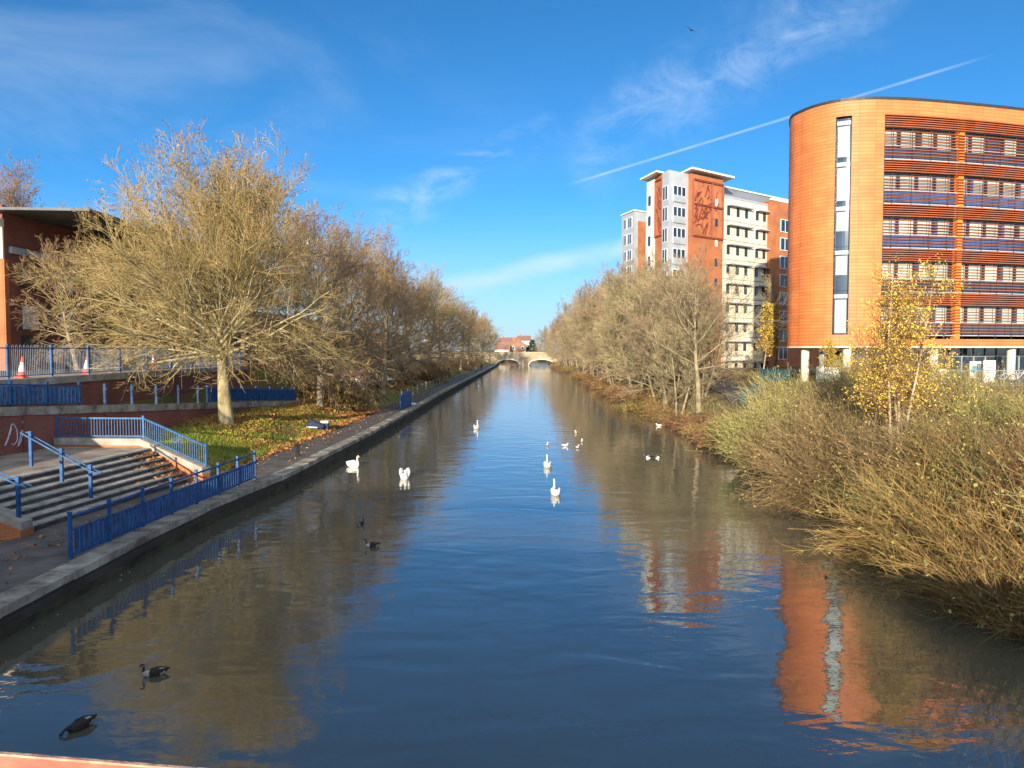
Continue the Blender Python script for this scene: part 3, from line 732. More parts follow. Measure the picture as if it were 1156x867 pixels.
def car(p, rz, m, label):
    root = thing('parked_car', p, label, 'car')
    x, y, z = p
    prof = [(-2.0, 0.35), (-2.05, 0.75), (-1.35, 0.9), (-0.75, 1.38), (0.75, 1.42), (1.45, 0.98), (2.02, 0.86), (2.08, 0.38)]
    mb = MB(); k = len(prof)
    for s, w in ((-0.82, 1), (0.82, 1)): mb.v += [(x + a, y + s * (0.86 if b > 1 else 1), z + b) for a, b in prof]
    mb.face(tuple(range(k))); mb.face(tuple(range(2 * k - 1, k - 1, -1)))
    for i in range(k): j = (i + 1) % k; mb.face((i, i + k, j + k, j))
    mb.build('body', m, root)
    mb = MB()
    for s in (-0.84, 0.81):
        mb.hexa([(x - 1.1, y + s * 0.98, z + 0.93), (x + 1.25, y + s * 0.98, z + 0.95), (x + 1.25, y + s * 0.98 + 0.03, z + 0.95), (x - 1.1, y + s * 0.98 + 0.03, z + 0.93), (x - 0.68, y + s * 0.88, z + 1.32), (x + 0.7, y + s * 0.88, z + 1.35), (x + 0.7, y + s * 0.88 + 0.03, z + 1.35), (x - 0.68, y + s * 0.88 + 0.03, z + 1.32)])
    mb.build('side_glass', MT['glass'], root)
    for a in (-1.25, 1.25):
        for s in (-0.8, 0.8):
            w = MB(); w.tube([(x + a, y + s - 0.1, z + 0.31), (x + a, y + s + 0.1, z + 0.31)], 0.31, 14); w.build('wheel', MT['black'], root)
car((-15.9, 90, z_left(-15.9, 90)), 0, MT['greyclad'], 'grey parked car glimpsed through twigs beyond the white cabin')
# ------------------------------------------------------------------ bridge the photograph is taken from
BU = Vector((0.99085, -0.1349, 0)).normalized(); BN = Vector((0.1349, 0.99085, 0)).normalized()
B0 = Vector((0, 0.933, 0))
br = thing('footbridge', (0, 0, 4.3), 'salmon painted parapet of the bridge at the very bottom corner', 'bridge')
mb = MB(); 
def bp(a, d, z): return (B0.x + BU.x * a + BN.x * d, B0.y + BU.y * a + BN.y * d, z)
mb.hexa([bp(-24, -0.20, 5.22), bp(4, -0.20, 5.22), bp(4, -0.006, 5.30), bp(-24, -0.006, 5.30), bp(-24, -0.24, 5.30), bp(4, -0.24, 5.30), bp(4, -0.006, 5.435), bp(-24, -0.006, 5.435)]); mb.build('top_rail', MT['salmon'], br)
mb = MB(); mb.obox(B0, BU, BN, -24, 4, 5.31, 5.438, -0.0058, 0.0); mb.build('rail_lip', MT['salmonedge'], br)
mb = MB(); 
for i in range(160): mb.obox(B0, BU, BN, -24 + 0.3 * i, -24 + 0.3 * i + 0.03, 4.302, 5.24, -0.17, -0.14); mb.obox(B0, BU, BN, -24 + 0.3 * i, -24 + 0.3 * i + 0.03, 4.302, 5.358, -6.1, -6.07)
mb.obox(B0, BU, BN, -24, 24, 5.362, 5.40, -6.11, -6.06); mb.obox(B0, BU, BN, 4, 24, 5.242, 5.28, -0.18, -0.13)
mb.build('baluster', MT['salmon'], br)
mb = MB(); mb.obox(B0, BU, BN, -12, 14, 0.7, 3.548, -5.9, -5.5); mb.build('sun_blocker', MT['salmon'], br)  # unseen wall below the deck, added to keep sun off the near water
mb = MB(); mb.obox(B0, BU, BN, -24, 24, 3.55, 4.3, -6.2, -0.01); mb.build('deck', MT['stone'], br)
mb = MB(); mb.obox(B0, BU, BN, -24, -10.8, 0.3, 3.548, -5.9, -0.4); mb.obox(B0, BU, BN, 13, 24, 0.3, 3.548, -5.9, -0.4); mb.build('abutment', MT['brickdk'], br)

bh = thing('brick_building', (-24, -10, 0.5), 'unseen brick building added beside the bridge end to shade the towpath', 'building')  # out-of-view block, put here to cast shade on the path
mb = MB(); mb.box(-44, -13.2, -16, -6.5, 0.5, 7.4); mb.build('wall', MT['brick'], bh)
mb = MB(); mb.box(-44.3, -12.9, -16.3, -6.2, 7.402, 7.7); mb.build('roof', MT['greyroof'], bh)
# ------------------------------------------------------------------ orange office building
ctrl = [(24.6, 67.6), (24.75, 65.2), (25.8, 63.3), (27.6, 62.15), (30.6, 61.95), (36, 62.9), (44.3, 65.1), (54, 68.6), (64, 73.6), (67, 82), (60, 92), (47, 94), (38.5, 89), (31.8, 80), (26.9, 72.6)]
def catmull(P, n=14):
    out = []; k = len(P)
    for i in range(k):
        p0, p1, p2, p3 = [Vector((*P[(i + j - 1) % k], 0)) for j in range(4)]
        for s in range(n):
            t = s / n
            out.append(0.5 * ((2 * p1) + (-p0 + p2) * t + (2 * p0 - 5 * p1 + 4 * p2 - p3) * t * t + (-p0 + 3 * p1 - 3 * p2 + p3) * t ** 3))
    return out
raw = catmull(ctrl)
acc = [0.0]
for a, b in zip(raw, raw[1:] + raw[:1]): acc.append(acc[-1] + (b - a).length)
TOT = acc[-1]
def curve(s, d=0.0):
    s = s % TOT
    import bisect
    i = min(bisect.bisect_right(acc, s) - 1, len(raw) - 1)
    a, b = raw[i], raw[(i + 1) % len(raw)]
    t = (s - acc[i]) / max(1e-6, acc[i + 1] - acc[i])
    # smooth normal
    q, r = raw[i - 1], raw[(i + 2) % len(raw)]
    ta, tb = (b - q).normalized(), (r - a).normalized()
    tg = (ta * (1 - t) + tb * t).normalized()
    n = Vector((tg.y, -tg.x, 0))
    return a + (b - a) * t + n * d
def s_of_px(px):
    best = None
    for i in range(int(34 / 0.05)):
        p = curve(i * 0.05); v = abs(p.x / p.y * 850 + 578 - px)
        if best is None or v < best[0]: best = (v, i * 0.05)
    return best[1]
sW0, sW1 = s_of_px(938), s_of_px(957); sL0, sL1 = s_of_px(993), s_of_px(1083) + 24.5
sC = s_of_px(1083)
ZB, ZT = 6.3, 26.25
ob = thing('office_building', (40, 75, 3.4), 'curved orange terracotta office building with louvred windows', 'building')
def skin(mb, s0, s1, z0, z1, d=0.0, step=0.4):
    n = max(1, math.ceil((s1 - s0) / step)); k0 = len(mb.v)
    if mb.uv is None: mb.uv = []
    for i in range(n + 1):
        s = s0 + (s1 - s0) * i / n; p = curve(s, d)
        mb.v += [(p.x, p.y, z0), (p.x, p.y, z1)]; mb.uv += [(s, z0), (s, z1)]
    for i in range(n): mb.face((k0 + 2 * i, k0 + 2 * i + 2, k0 + 2 * i + 3, k0 + 2 * i + 1))
def strip(mb, s0, s1, z0, z1, d0, d1, step=0.6):     # a solid bar following the curve
    n = max(1, math.ceil((s1 - s0) / step)); k0 = len(mb.v)
    for i in range(n + 1):
        s = s0 + (s1 - s0) * i / n; a, b = curve(s, d0), curve(s, d1)
        mb.v += [(a.x, a.y, z0), (b.x, b.y, z0), (b.x, b.y, z1), (a.x, a.y, z1)]
    for i in range(n):
        o = k0 + 4 * i
        for j in range(4): mb.face((o + j, o + (j + 1) % 4, o + 4 + (j + 1) % 4, o + 4 + j))
    mb.face((k0, k0 + 3, k0 + 2, k0 + 1)); o = k0 + 4 * n; mb.face((o, o + 1, o + 2, o + 3))
Z1, Z2 = 7.25, 25.05       # openings
mb = MB()
skin(mb, 0, sW0, ZB, ZT); skin(mb, sW0, sW1, Z2, ZT); skin(mb, sW0, sW1, ZB, Z1); skin(mb, sW1, sL0, ZB, ZT)
skin(mb, sL0, sL1, Z2 + 0.05, ZT); skin(mb, sL0, sL1, ZB, Z1 - 0.35); skin(mb, sL1, TOT, ZB, ZT)
mb.build('terracotta_wall', MT['terra'], ob)
mb = MB()
poly = [curve(TOT * i / 150, -0.4) for i in range(150)]
mb.prism([(p.x, p.y) for p in poly], ZB + 0.02, ZB + 0.3); mb.build('soffit', MT['greyclad'], ob)
mb = MB(); mb.prism([(p.x, p.y) for p in poly], ZT - 0.5, ZT - 0.1); rfo = mb.build('roof', MT['greyroof'], ob)
mb = MB(); strip(mb, 0, TOT, ZT + 0.002, ZT + 0.22, -0.5, 0.06); mb.build('roof_cap', MT['darkmetal'], rfo)
mb = MB(); strip(mb, 0, TOT, ZB - 0.12, ZB - 0.002, -0.5, 0.03); mb.build('lower_trim', MT['cream'], ob)
# reveals of the openings
mb = MB()
for s in (sW0, sW1): strip(mb, s - 0.05, s + 0.05, Z1, Z2, -0.45, -0.002)
for z in (Z1 - 0.06, Z2): strip(mb, sW0 + 0.05, sW1 - 0.05, z, z + 0.06, -0.45, -0.003)
for s in (sL0, sL1): strip(mb, s - 0.06, s + 0.06, Z1 - 0.35, Z2 + 0.05, -1.1, -0.004)
mb.build('reveal', MT['darkmetal'], ob)
# slot window: each storey a window
rr = random.Random(3)
zz = [Z1, 10.9, 14.5, 18.1, 21.7, Z2]
for i in range(5):
    z0, z1 = zz[i], zz[i + 1]
    f = MB(); strip(f, sW0 + 0.06, sW1 - 0.06, z0 + 0.01, z1 - 0.01, -0.5, -0.38, 0.3); w = f.build('slot_window', MT['glass'], ob)
    b = MB(); lo = z0 + 0.15 if i in (0, 4) else z0 + 1.3
    if i != 3: strip(b, sW0 + 0.14, sW1 - 0.14, lo, z1 - 0.75, -0.378, -0.36, 0.3); b.build('blind', MT['blind'], w)
    else: strip(b, sW0 + 0.14, sW1 - 0.14, z0 + 0.2, z1 - 0.75, -0.378, -0.36, 0.3); b.build('blind', MT['greyclad'], w)
    t = MB(); strip(t, sW0 + 0.06, sW1 - 0.06, z1 - 0.62, z1 - 0.3, -0.376, -0.34, 0.3); t.build('transom', MT['greyclad'], w)
# storeys behind the louvres
FH = 3.6
for k in range(5):
    z0 = Z1 + FH * k
    s = sL0 + 0.1; i = 0
    mb = MB(); strip(mb, sL0 + 0.07, sL1 - 0.07, z0 + 2.45, min(z0 + FH - 0.005, Z2), -1.05, -0.8); mb.build('spandrel', MT['darkmetal'], ob)
    while s < sL1 - 1.6:
        w = 1.75
        f = MB(); strip(f, s, s + w, z0, z0 + 2.44, -1.0, -0.92)
        o = f.build('window', MT['glassblue'] if k in (2, 3) and rr.random() < 0.8 else MT['glass'], ob)
        h = rr.choice((0.9, 0.95, 0.95, 0.4, 1.0)) if k != 0 else rr.choice((0.1, 0.15, 0.3, 0.9))
        if rr.random() < 0.9:
            b = MB(); strip(b, s + 0.24 + rr.choice((0, 0.5)) * 0.5, s + w - 0.2, z0 + min(2.2, 0.1 + h), z0 + 2.4, -0.918, -0.90); b.build('blind', MT['blind'] if rr.random() < 0.85 else MT['cream'], o)
        m = MB(); strip(m, s - 0.05, s + 0.12, z0, z0 + 2.44, -0.916, -0.85); m.build('mullion', MT['darkmetal'], o)
        s += w; i += 1
    mb = MB()
    n = 6
    for j in range(n): strip(mb, sL0 + 0.07, sL1 - 0.07, z0 + 2.48 + j * 0.18, z0 + 2.48 + j * 0.18 + 0.06, -0.30, -0.02)
    for j in range(9): strip(mb, sL0 + 0.07, sL1 - 0.07, z0 + 0.18 + j * 0.24, z0 + 0.18 + j * 0.24 + 0.04, -0.24, -0.04)
    mb.build('louvre_screen', MT['slat'], ob)
    mb = MB(); strip(mb, sL0 + 0.07, sL1 - 0.07, z0 + 0.06, z0 + 0.95, -0.62, -0.58); mb.build('balcony_glass', MT['glassblue'] if k in (2, 3) else MT['glass'], ob)
    mb = MB(); strip(mb, sL0 + 0.07, sL1 - 0.07, z0 + 1.0, z0 + 1.06, -0.36, -0.31); strip(mb, sL0 + 0.07, sL1 - 0.07, z0 - 0.08, z0 - 0.005, -0.9, -0.31); mb.build('guard_rail', MT['greyclad'], ob)
mb = MB()
s = sL0 + 0.9
while s < sL1:
    strip(mb, s, s + 0.045, Z1 - 0.3, Z2, -0.29, -0.25); s += 1.75
mb.build('louvre_hanger', MT['darkmetal'], ob)
for c in (sC, sC + 11.5):
    mb = MB(); strip(mb, c - 0.25, c + 0.25, Z1 - 0.34, Z2 + 0.04, -0.8, -0.295, 0.3); mb.build('column', MT['terraplain'], ob)
# ground floor under the overhang
for px in (899, 958, 1063, 1152, 1240):
    p = curve(s_of_px(px), -0.9); mb = MB(); mb.tube([(p.x, p.y, 3.0), (p.x, p.y, ZB)], 0.34, 14); mb.build('pillar', MT['cream'], ob, smooth=True)
mb = MB(); strip(mb, 0, TOT, 3.0, ZB, -3.6, -3.4, 1.0); mb.build('ground_floor_glass', MT['glass'], ob)
mb = MB()
s = s_of_px(1092)
for i in range(12): strip(mb, s + i * 1.4, s + i * 1.4 + 0.07, 3.3, ZB - 0.01, -3.39, -3.3)
strip(mb, s, s + 16, 5.4, 5.5, -3.39, -3.31); mb.build('glazing_bars', MT['greyclad'], ob)
mb = MB(); a, b = s_of_px(905), s_of_px(950); strip(mb, a, b, 3.2, 4.55, -1.7, -1.6); mb.build('panel_wall', MT['whitewall'], ob)
mb = MB(); strip(mb, a - 0.6, a + 0.1, 3.2, ZB, -2.4, -2.3); strip(mb, a + 0.1, b + 2, 5.9, 6.15, -1.7, -1.6); mb.build('door_frame', MT['greyclad'], ob)
# boards by the entrance
def board(px, py, Y, w, h, m, label, marks):
    p = atd(px, py, Y); z0 = 3.4
    root = thing('sign_board', (p.x, Y, z0), label, 'sign')
    mb = MB(); mb.box(p.x - w / 2, p.x + w / 2, Y, Y + 0.08, p.z - h / 2, p.z + h / 2); mb.build('panel', m, root)
    mb = MB()
    for s in (-w / 2 + 0.08, w / 2 - 0.08): mb.box(p.x + s - 0.04, p.x + s + 0.04, Y + 0.082, Y + 0.16, z0 - 0.4, p.z + h / 2)
    mb.build('post', MT['greyclad'], root)
    mb = MB()
    for (x0, x1, a, b) in marks: mb.box(p.x + x0 * w, p.x + x1 * w, Y - 0.012, Y - 0.003, p.z + a * h, p.z + b * h)
    return mb, root
q, r0 = board(1117, 421, 60.5, 0.95, 2.0, MT['white'], 'tall white notice board with red lines by the office entrance', [(-0.3, 0.3, 0.2, 0.23), (-0.3, 0.1, 0.1, 0.125), (-0.3, 0.25, 0.0, 0.025)]); q.build('print', MT['conered'], r0)
q, r0 = board(1062, 424, 58.5, 1.0, 1.05, MT['white'], 'square white notice board near the yellow birch', [(-0.3, 0.2, 0.15, 0.2), (-0.3, 0.3, -0.1, -0.06)]); q.build('print', MT['greyclad'], r0)
q, r0 = board(1101, 421, 62.0, 0.9, 1.9, MT['whitewall'], 'pale board with a blue patch and orange patch beneath the office overhang', [(-0.4, 0.4, 0.0, 0.3)]); q.build('print', mat('poster_blue', (0.10, 0.34, 0.55), 0.6), r0)
mb = MB(); p = atd(1101, 430, 61.98); mb.box(p.x - 0.32, p.x + 0.32, 61.975, 61.99, p.z - 0.25, p.z + 0.2); mb.build('print', mat('poster_orange', (0.6, 0.25, 0.1), 0.6), r0)

# ------------------------------------------------------------------ apartment tower
def V2(x, y): return Vector((x, y, 0)).normalized()
TU, TN = V2(0.79, 0.613), V2(0.613, -0.79)
TC = Vector((20.3, 98.6, 0)); TV = V2(-0.27, 0.963); TVN = V2(-0.963, -0.27)
tw = thing('apartment_block', (TC.x, TC.y, 2.5), 'tall apartment block with cream, orange and grey faces', 'building')
def tp(a, b):    # a along the right face, b along the left face
    p = TC + TU * a + TV * b; return (p.x, p.y)
def block(name, a0, a1, b0, b1, z0, z1, m, par=None):
    mb = MB(); mb.prism([tp(a0, b0), tp(a1, b0), tp(a1, b1), tp(a0, b1)], z0, z1); return mb.build(name, m, par or tw)
block('grey_wall', 0, 3.94, 0, 1.8, 2.4, 29.3, MT['paleclad'])
block('orange_wall', 3.942, 11.0, -0.5, 9, 2.4, 29.3, MT['brickor'])
block('orange_wall', 0.1, 3.938, 1.802, 4.0, 2.4, 29.3, MT['brickor'])
block('white_wall', -0.15, 3.938, 4.002, 6.2, 2.4, 28.9, MT['whitewall'])
block('cream_wall', 11.002, 22.3, 0.3, 12, 2.4, 27.3, MT['cream'])
block('attic', 11.002, 36, 2.4, 12, 27.302, 29.3, MT['greyroof'])
block('orange_wall', 22.302, 36, -0.6, 12, 2.4, 28.0, MT['brickor'])
block('parapet', 10.9, 22.3, 0.2, 0.6, 27.303, 27.55, MT['greyclad']); block('parapet', 22.2, 36, -0.7, -0.3, 28.002, 28.3, MT['whitewall'])
block('attic_fascia', 11.1, 36.2, 2.2, 12.1, 29.302, 29.5, MT['whitewall'])
block('canopy', 3.5, 12.6, -1.5, 8.2, 29.62, 29.85, MT['white']); block('canopy', -1.1, 4.2, 1.9, 6.9, 29.302, 29.5, MT['white'])
block('rooftop_plant', 4.2, 10.8, 0.2, 7.8, 29.303, 29.618, MT['greyclad'])
def wface(par, O, u, n, a, z, w, h, frame, glass, bars=1, d=0.0, name='window'):
    f = MB(); f.obox(O, u, n, a, a + w, z, z + h, d - 0.05, d + 0.05); o = f.build(name, frame, par)
    g = MB(); pw = w / bars
    for i in range(bars): g.obox(O, u, n, a + i * pw + 0.1, a + (i + 1) * pw - 0.1, z + 0.1, z + h - 0.1, d + 0.051, d + 0.07)
    g.build('pane', glass, o); return o
ZS = [27.2 - 2.72 * i - 1.7 for i in range(9)]
for i, z in enumerate(ZS):
    wface(tw, TC, TU, TN, 0.85, z, 2.5, 2.0, MT['white'], MT['glass'], 3)
    m = MB(); m.obox(TC, TU, TN, 0.9, 3.3, z - 0.15, z + 0.75, 0.1, 0.16); m.build('balcony_front', MT['greyclad'], tw)
    wface(tw, TC, TV, TVN, 0.2, z, 1.35, 1.9, MT['white'], MT['glass'], 2)
    wface(tw, TC, TV, TVN, 4.6, z, 1.0, 1.5, MT['white'], MT['glass'], 1, d=0.16)
    wface(tw, TC + TN * 0.41, TU, TN, 9.0, z, 0.75, 1.25, MT['white'], MT['whitewall'] if i in (0, 2) else MT['glass'], 1)
# cream face: sun shelves with narrow windows below
CO = TC - TN * 0.247
for i in range(9):
    z = 26.4 - 2.72 * i - 1.5
    m = MB(); m.obox(CO, TU, TN, 12.6, 18.2, z + 1.28, z + 1.42, 0.0, 0.75); m.build('sun_shelf', MT['greyclad'], tw)
    m = MB(); m.obox(CO, TU, TN, 19.4, 22.2, z + 1.28, z + 1.42, 0.0, 0.75); m.build('sun_shelf', MT['greyclad'], tw)
    for a in (12.7, 14.9, 16.9, 19.5, 21.3): wface(tw, CO, TU, TN, a, z, 0.62, 1.22, MT['darkmetal'], MT['glass'], 1)
    m = MB(); m.obox(CO, TU, TN, 11.1, 22.29, z - 0.75, z - 0.68, 0.0, 0.03); m.build('string_course', MT['coping'], tw)
# stair tower windows
OO = TC + TN * 0.49
m = MB(); m.obox(OO, TU, TN, 24.1, 27.2, 3, 26.0, 0.0, 0.06); m.build('grey_strip', MT['greyclad'], tw)
for i in range(8):
    wface(tw, OO, TU, TN, 24.5, 23.6 - 2.72 * i, 2.3, 1.9, MT['white'], MT['glass'], 2, d=0.1)
# relief frame high on the orange face
rl = MB(); rf2 = random.Random(12)
MO = TC + TN * 0.41
def rb_(a0, z0, a1, z1, w=0.16):
    p = MO + TU * a0 + TN * 0.12; q = MO + TU * a1 + TN * 0.12
    rl.bar((p.x, p.y, z0), (q.x, q.y, z1), w, w)
A0, A1, B0z, B1z = 4.3, 10.7, 21.2, 28.6
for (a, z, b, y) in ((A0, B0z, A1, B0z), (A0, B1z, A1, B1z), (A0, B0z, A0, B1z), (A1, B0z, A1, B1z), (A0, 25.4, A1, 25.4), (8.3, B0z, 8.3, B1z)): rb_(a, z, b, y, 0.24)
for i in range(26):
    a = rf2.uniform(A0 + 0.2, A1 - 1.5); z = rf2.uniform(B0z + 0.2, B1z - 1.8); rb_(a, z, a + rf2.uniform(0.2, 1.4), z + rf2.uniform(0.6, 1.7), 0.12)
for i in range(7):
    cz = B0z + 0.9 + i; P = []
    for t in range(7):
        an = rf2.random() * 0 + t / 6 * 2.6 + i; P.append((5.6 + (i % 2) * 1.4 + 0.75 * math.cos(an), min(B1z - 0.1, cz + 0.75 * math.sin(an))))
    for p, q in zip(P, P[1:]): rb_(p[0], p[1], q[0], q[1], 0.12)
rl.build('relief_panel', MT['mural'], tw)
rl = MB()
def rv(a0, z0, a1, z1, w):
    p = TC + TV * a0 - TVN * 0.02; q = TC + TV * a1 - TVN * 0.02; rl.bar((p.x, p.y, z0), (q.x, q.y, z1), w, w)
for (a, z, b, y) in ((1.95, 21.2, 3.9, 21.2), (1.95, 28.6, 3.9, 28.6), (1.95, 21.2, 1.95, 28.6), (3.9, 21.2, 3.9, 28.6)): rv(a, z, b, y, 0.22)
for i in range(12):
    a = rf2.uniform(2.0, 3.1); z = rf2.uniform(21.4, 26.9); rv(a, z, a + rf2.uniform(0.1, 0.8), z + rf2.uniform(0.6, 1.6), 0.13)
rl.build('relief_panel', MT['mural'], tw)

# second, lower wing further back
W0 = atd(716, 238, 126); WC = Vector((W0.x, W0.y, 0)); WTOP = W0.z
w2 = thing('apartment_block', (WC.x, WC.y, 2.5), 'grey and orange apartment wing standing behind the taller block', 'building')
def wp(a, b): p = WC + TU * a + TV * b; return (p.x, p.y)
def wblock(name, a0, a1, b0, b1, z0, z1, m):
    mb = MB(); mb.prism([wp(a0, b0), wp(a1, b0), wp(a1, b1), wp(a0, b1)], z0, z1); return mb.build(name, m, w2)
wblock('grey_wall', 0, 9, 0, 5, 2.4, WTOP, MT['paleclad']); wblock('orange_wall', 0.9, 2.6, -0.2, -0.003, 2.4, WTOP - 1.6, MT['brickor']); wblock('roof', -0.2, 9.2, -0.2, 5.2, WTOP + 0.002, WTOP + 0.2, MT['whitewall'])
for i in range(8):
    wface(w2, WC, TU, TN, 3.6, WTOP - 3.6 - 2.72 * i, 1.1, 1.6, MT['white'], MT['glass'], 1)
    wface(w2, WC, TV, TVN, 0.8, WTOP - 2.6 - 2.72 * i, 1.5, 1.8, MT['white'], MT['glass'], 2); wface(w2, WC, TV, TVN, 2.9, WTOP - 2.6 - 2.72 * i, 1.2, 1.8, MT['white'], MT['glass'], 2)

# ------------------------------------------------------------------ far bridge and houses
YB = 285.0
fb = thing('stone_bridge', (4, YB, 0), 'pale stone bridge of low arches far down the river', 'bridge')
mb = MB()
def arch(x):
    for c, w, h in ((-1.6, 4.5, 2.35), (11.1, 4.7, 2.35), (-12.6, 4.0, 2.1)):
        if abs(x - c) < w: return h * math.sqrt(max(0, 1 - ((x - c) / w) ** 2)) ** 0.8
    return -0.9
xs = sorted(set([-24 + 0.4 * i for i in range(141)] + [-1.6 - 4.5, -1.6 + 4.5, 11.1 - 4.7, 11.1 + 4.7]))
for a, b in zip(xs, xs[1:]):
    za, zb = arch(a), arch(b)
    t = lambda x: 4.35 + 0.35 * (1 - ((x - 4) / 26) ** 2)
    mb.hexa([(a, YB, za), (b, YB, zb), (b, YB + 7, zb), (a, YB + 7, za), (a, YB, t(a)), (b, YB, t(b)), (b, YB + 7, t(b)), (a, YB + 7, t(a))])
mb.build('spandrel_wall', MT['sand'], fb)
mb = MB(); mb.box(-24, 32, YB - 0.25, YB - 0.003, 4.1, 4.35); mb.box(-24, 32, YB - 0.2, YB + 0.3, 4.75, 5.25); mb.build('parapet', MT['sand'], fb)
mb = MB(); mb.prism([(3.1, YB - 0.003), (4.6, YB - 1.6), (6.1, YB - 0.003)], -0.9, 3.2); mb.box(4.0, 5.2, YB - 0.5, YB - 0.26, 3.2, 5.4); mb.build('cutwater', MT['sand'], fb)
for c, w in ((-1.6, 4.5), (11.1, 4.7)):
    mb = MB()
    P = [(c + (w + 0.12) * math.cos(t), YB - 0.06, 0.12 + 2.35 * max(0, math.sin(t)) ** 0.8) for t in [math.pi * i / 16 for i in range(17)]]
    for p, q in zip(P, P[1:]): mb.bar(p, q, 0.12, 0.3)
    mb.build('arch_ring', MT['cream'], fb)
def house(name, x, y, w, d, h, rh, mw, mrf, label, gable='y', z=2.6, chim=True):
    root = thing(name, (x, y, z), label, 'house')
    mb = MB(); mb.box(x - w / 2, x + w / 2, y, y + d, z - 0.5, z + h); 
    n = len(mb.v)
    if gable == 'y':
        for yy_ in (y + 0.001, y + d - 0.001): mb.v += [(x - w / 2, yy_, z + h), (x + w / 2, yy_, z + h), (x, yy_, z + h + rh)]
        mb.face((n, n + 1, n + 2)); mb.face((n + 5, n + 4, n + 3))
    mb.build('wall', mw, root)
    m = MB()
    if gable == 'y':
        for s in (-1, 1): m.hexa([(x + s * (w / 2 + 0.3), y - 0.3, z + h - 0.2), (x, y - 0.3, z + h + rh), (x, y + d + 0.3, z + h + rh), (x + s * (w / 2 + 0.3), y + d + 0.3, z + h - 0.2), (x + s * (w / 2 + 0.3), y - 0.3, z + h), (x, y - 0.3, z + h + rh + 0.2), (x, y + d + 0.3, z + h + rh + 0.2), (x + s * (w / 2 + 0.3), y + d + 0.3, z + h)])
    else:
        for s, e in ((0, 1), (d, -1)): m.hexa([(x - w / 2 - 0.2, y + s - 0.3 * e, z + h - 0.1), (x + w / 2 + 0.2, y + s - 0.3 * e, z + h - 0.1), (x + w / 2 + 0.2, y + d / 2, z + h + rh), (x - w / 2 - 0.2, y + d / 2, z + h + rh), (x - w / 2 - 0.2, y + s - 0.3 * e, z + h + 0.1), (x + w / 2 + 0.2, y + s - 0.3 * e, z + h + 0.1), (x + w / 2 + 0.2, y + d / 2, z + h + rh + 0.2), (x - w / 2 - 0.2, y + d / 2, z + h + rh + 0.2)])
    ro = m.build('roof', mrf, root)
    if chim:
        c = MB(); c.box(x - w / 4 - 0.4, x - w / 4 + 0.4, y + d / 2, y + d / 2 + 0.8, z + h + rh * 0.4, z + h + rh + 1.2); c.build('chimney', MT['brickor'], ro)
    for a in (-0.28, 0.28):
        for zz_ in (1.0, 3.6):
            if zz_ + 1.2 > h: continue
            f = MB(); f.box(x + a * w - 0.6, x + a * w + 0.6, y - 0.08, y - 0.003, z + zz_, z + zz_ + 1.4); o = f.build('window', MT['white'], root)
            g = MB(); g.box(x + a * w - 0.5, x + a * w + 0.5, y - 0.1, y - 0.081, z + zz_ + 0.1, z + zz_ + 1.3); g.build('pane', MT['glass'], o)
mb = MB(); mb.v = [(-60, 392, -1), (80, 392, -1), (80, 410, 3.0), (-60, 410, 3.0), (80, 460, 4.5), (-60, 460, 4.5)]; mb.face((0, 1, 2, 3)); mb.face((3, 2, 4, 5))
tag(mb.build('hill', MT['bankground']), kind='structure')
house('gable_house', 2.6, 330, 7.0, 10, 5.6, 2.6, MT['brickmuted'], MT['roofred'], 'muted brick gabled house standing beyond the stone bridge')
house('white_house', 5.6, 345, 6.0, 9, 7.6, 2.2, MT['whitewall'], MT['roofred'], 'white rendered house just behind the brick gabled house', 'x')
house('cottage', -4.4, 322, 6.0, 8, 3.6, 2.2, MT['cream'], MT['roofred'], 'low cream cottage beside the brick gabled house beyond the bridge', 'x')
house('terrace_house', -2.0, 372, 9.0, 9, 7.0, 2.4, MT['brickmuted'], MT['roofred'], 'red roofed house furthest back beyond the bridge', 'x')

# ------------------------------------------------------------------ right bank furniture
# asphalt path
mb = MB(); P = [(16.0, 47.5), (16.2, 52), (17.0, 58), (18.6, 68), (20.2, 80), (21, 94)]
Q = []
for i, (x, y) in enumerate(P): Q += [(x, y, z_right(x, y) + 0.05), (x + 2.6, y, z_right(x + 2.6, y) + 0.05)]
# densify so that it lies on the slope
def on_r(x, y, e=0.03): return (x, y, z_right(x, y) + e)
k = 6; n = 0
for i in range(len(P) - 1):
    for t in range(8):
        u = t / 8; x = P[i][0] + (P[i + 1][0] - P[i][0]) * u; y = P[i][1] + (P[i + 1][1] - P[i][1]) * u
        mb.v += [on_r(x + 2.6 * j / 5, y, 0.09) for j in range(6)]; n += 1
for i in range(n - 1):
    for j in range(5): mb.face((i * 6 + j, i * 6 + j + 1, i * 6 + j + 7, i * 6 + j + 6))
tag(mb.build('path', MT['asphalt']), kind='structure')
# lamp post
p = atd(805, 440, 72); z = z_right(p.x, 72)
lp = thing('lamp_post', (p.x, 72, z), 'slim black lamp post with a short arm in front of the tower', 'lamp post')
mb = MB(); mb.tube([(p.x, 72, z), (p.x, 72, z + 0.8), (p.x, 72, z + 4.7)], [0.09, 0.06, 0.04], 8); mb.build('pole', MT['black'], lp)
mb = MB(); mb.tube([(p.x, 72, z + 4.62), (p.x - 0.75, 72, z + 4.68)], 0.03, 6); mb.build('arm', MT['black'], lp)
mb = MB(); mb.loft([((p.x - 1.15, 72, z + 4.66), 0.05, 0.03), ((p.x - 1.0, 72, z + 4.68), 0.13, 0.06), ((p.x - 0.75, 72, z + 4.69), 0.1, 0.05), ((p.x - 0.7, 72, z + 4.69), 0.04, 0.03)], 8); mb.build('lamp_head', MT['black'], lp)
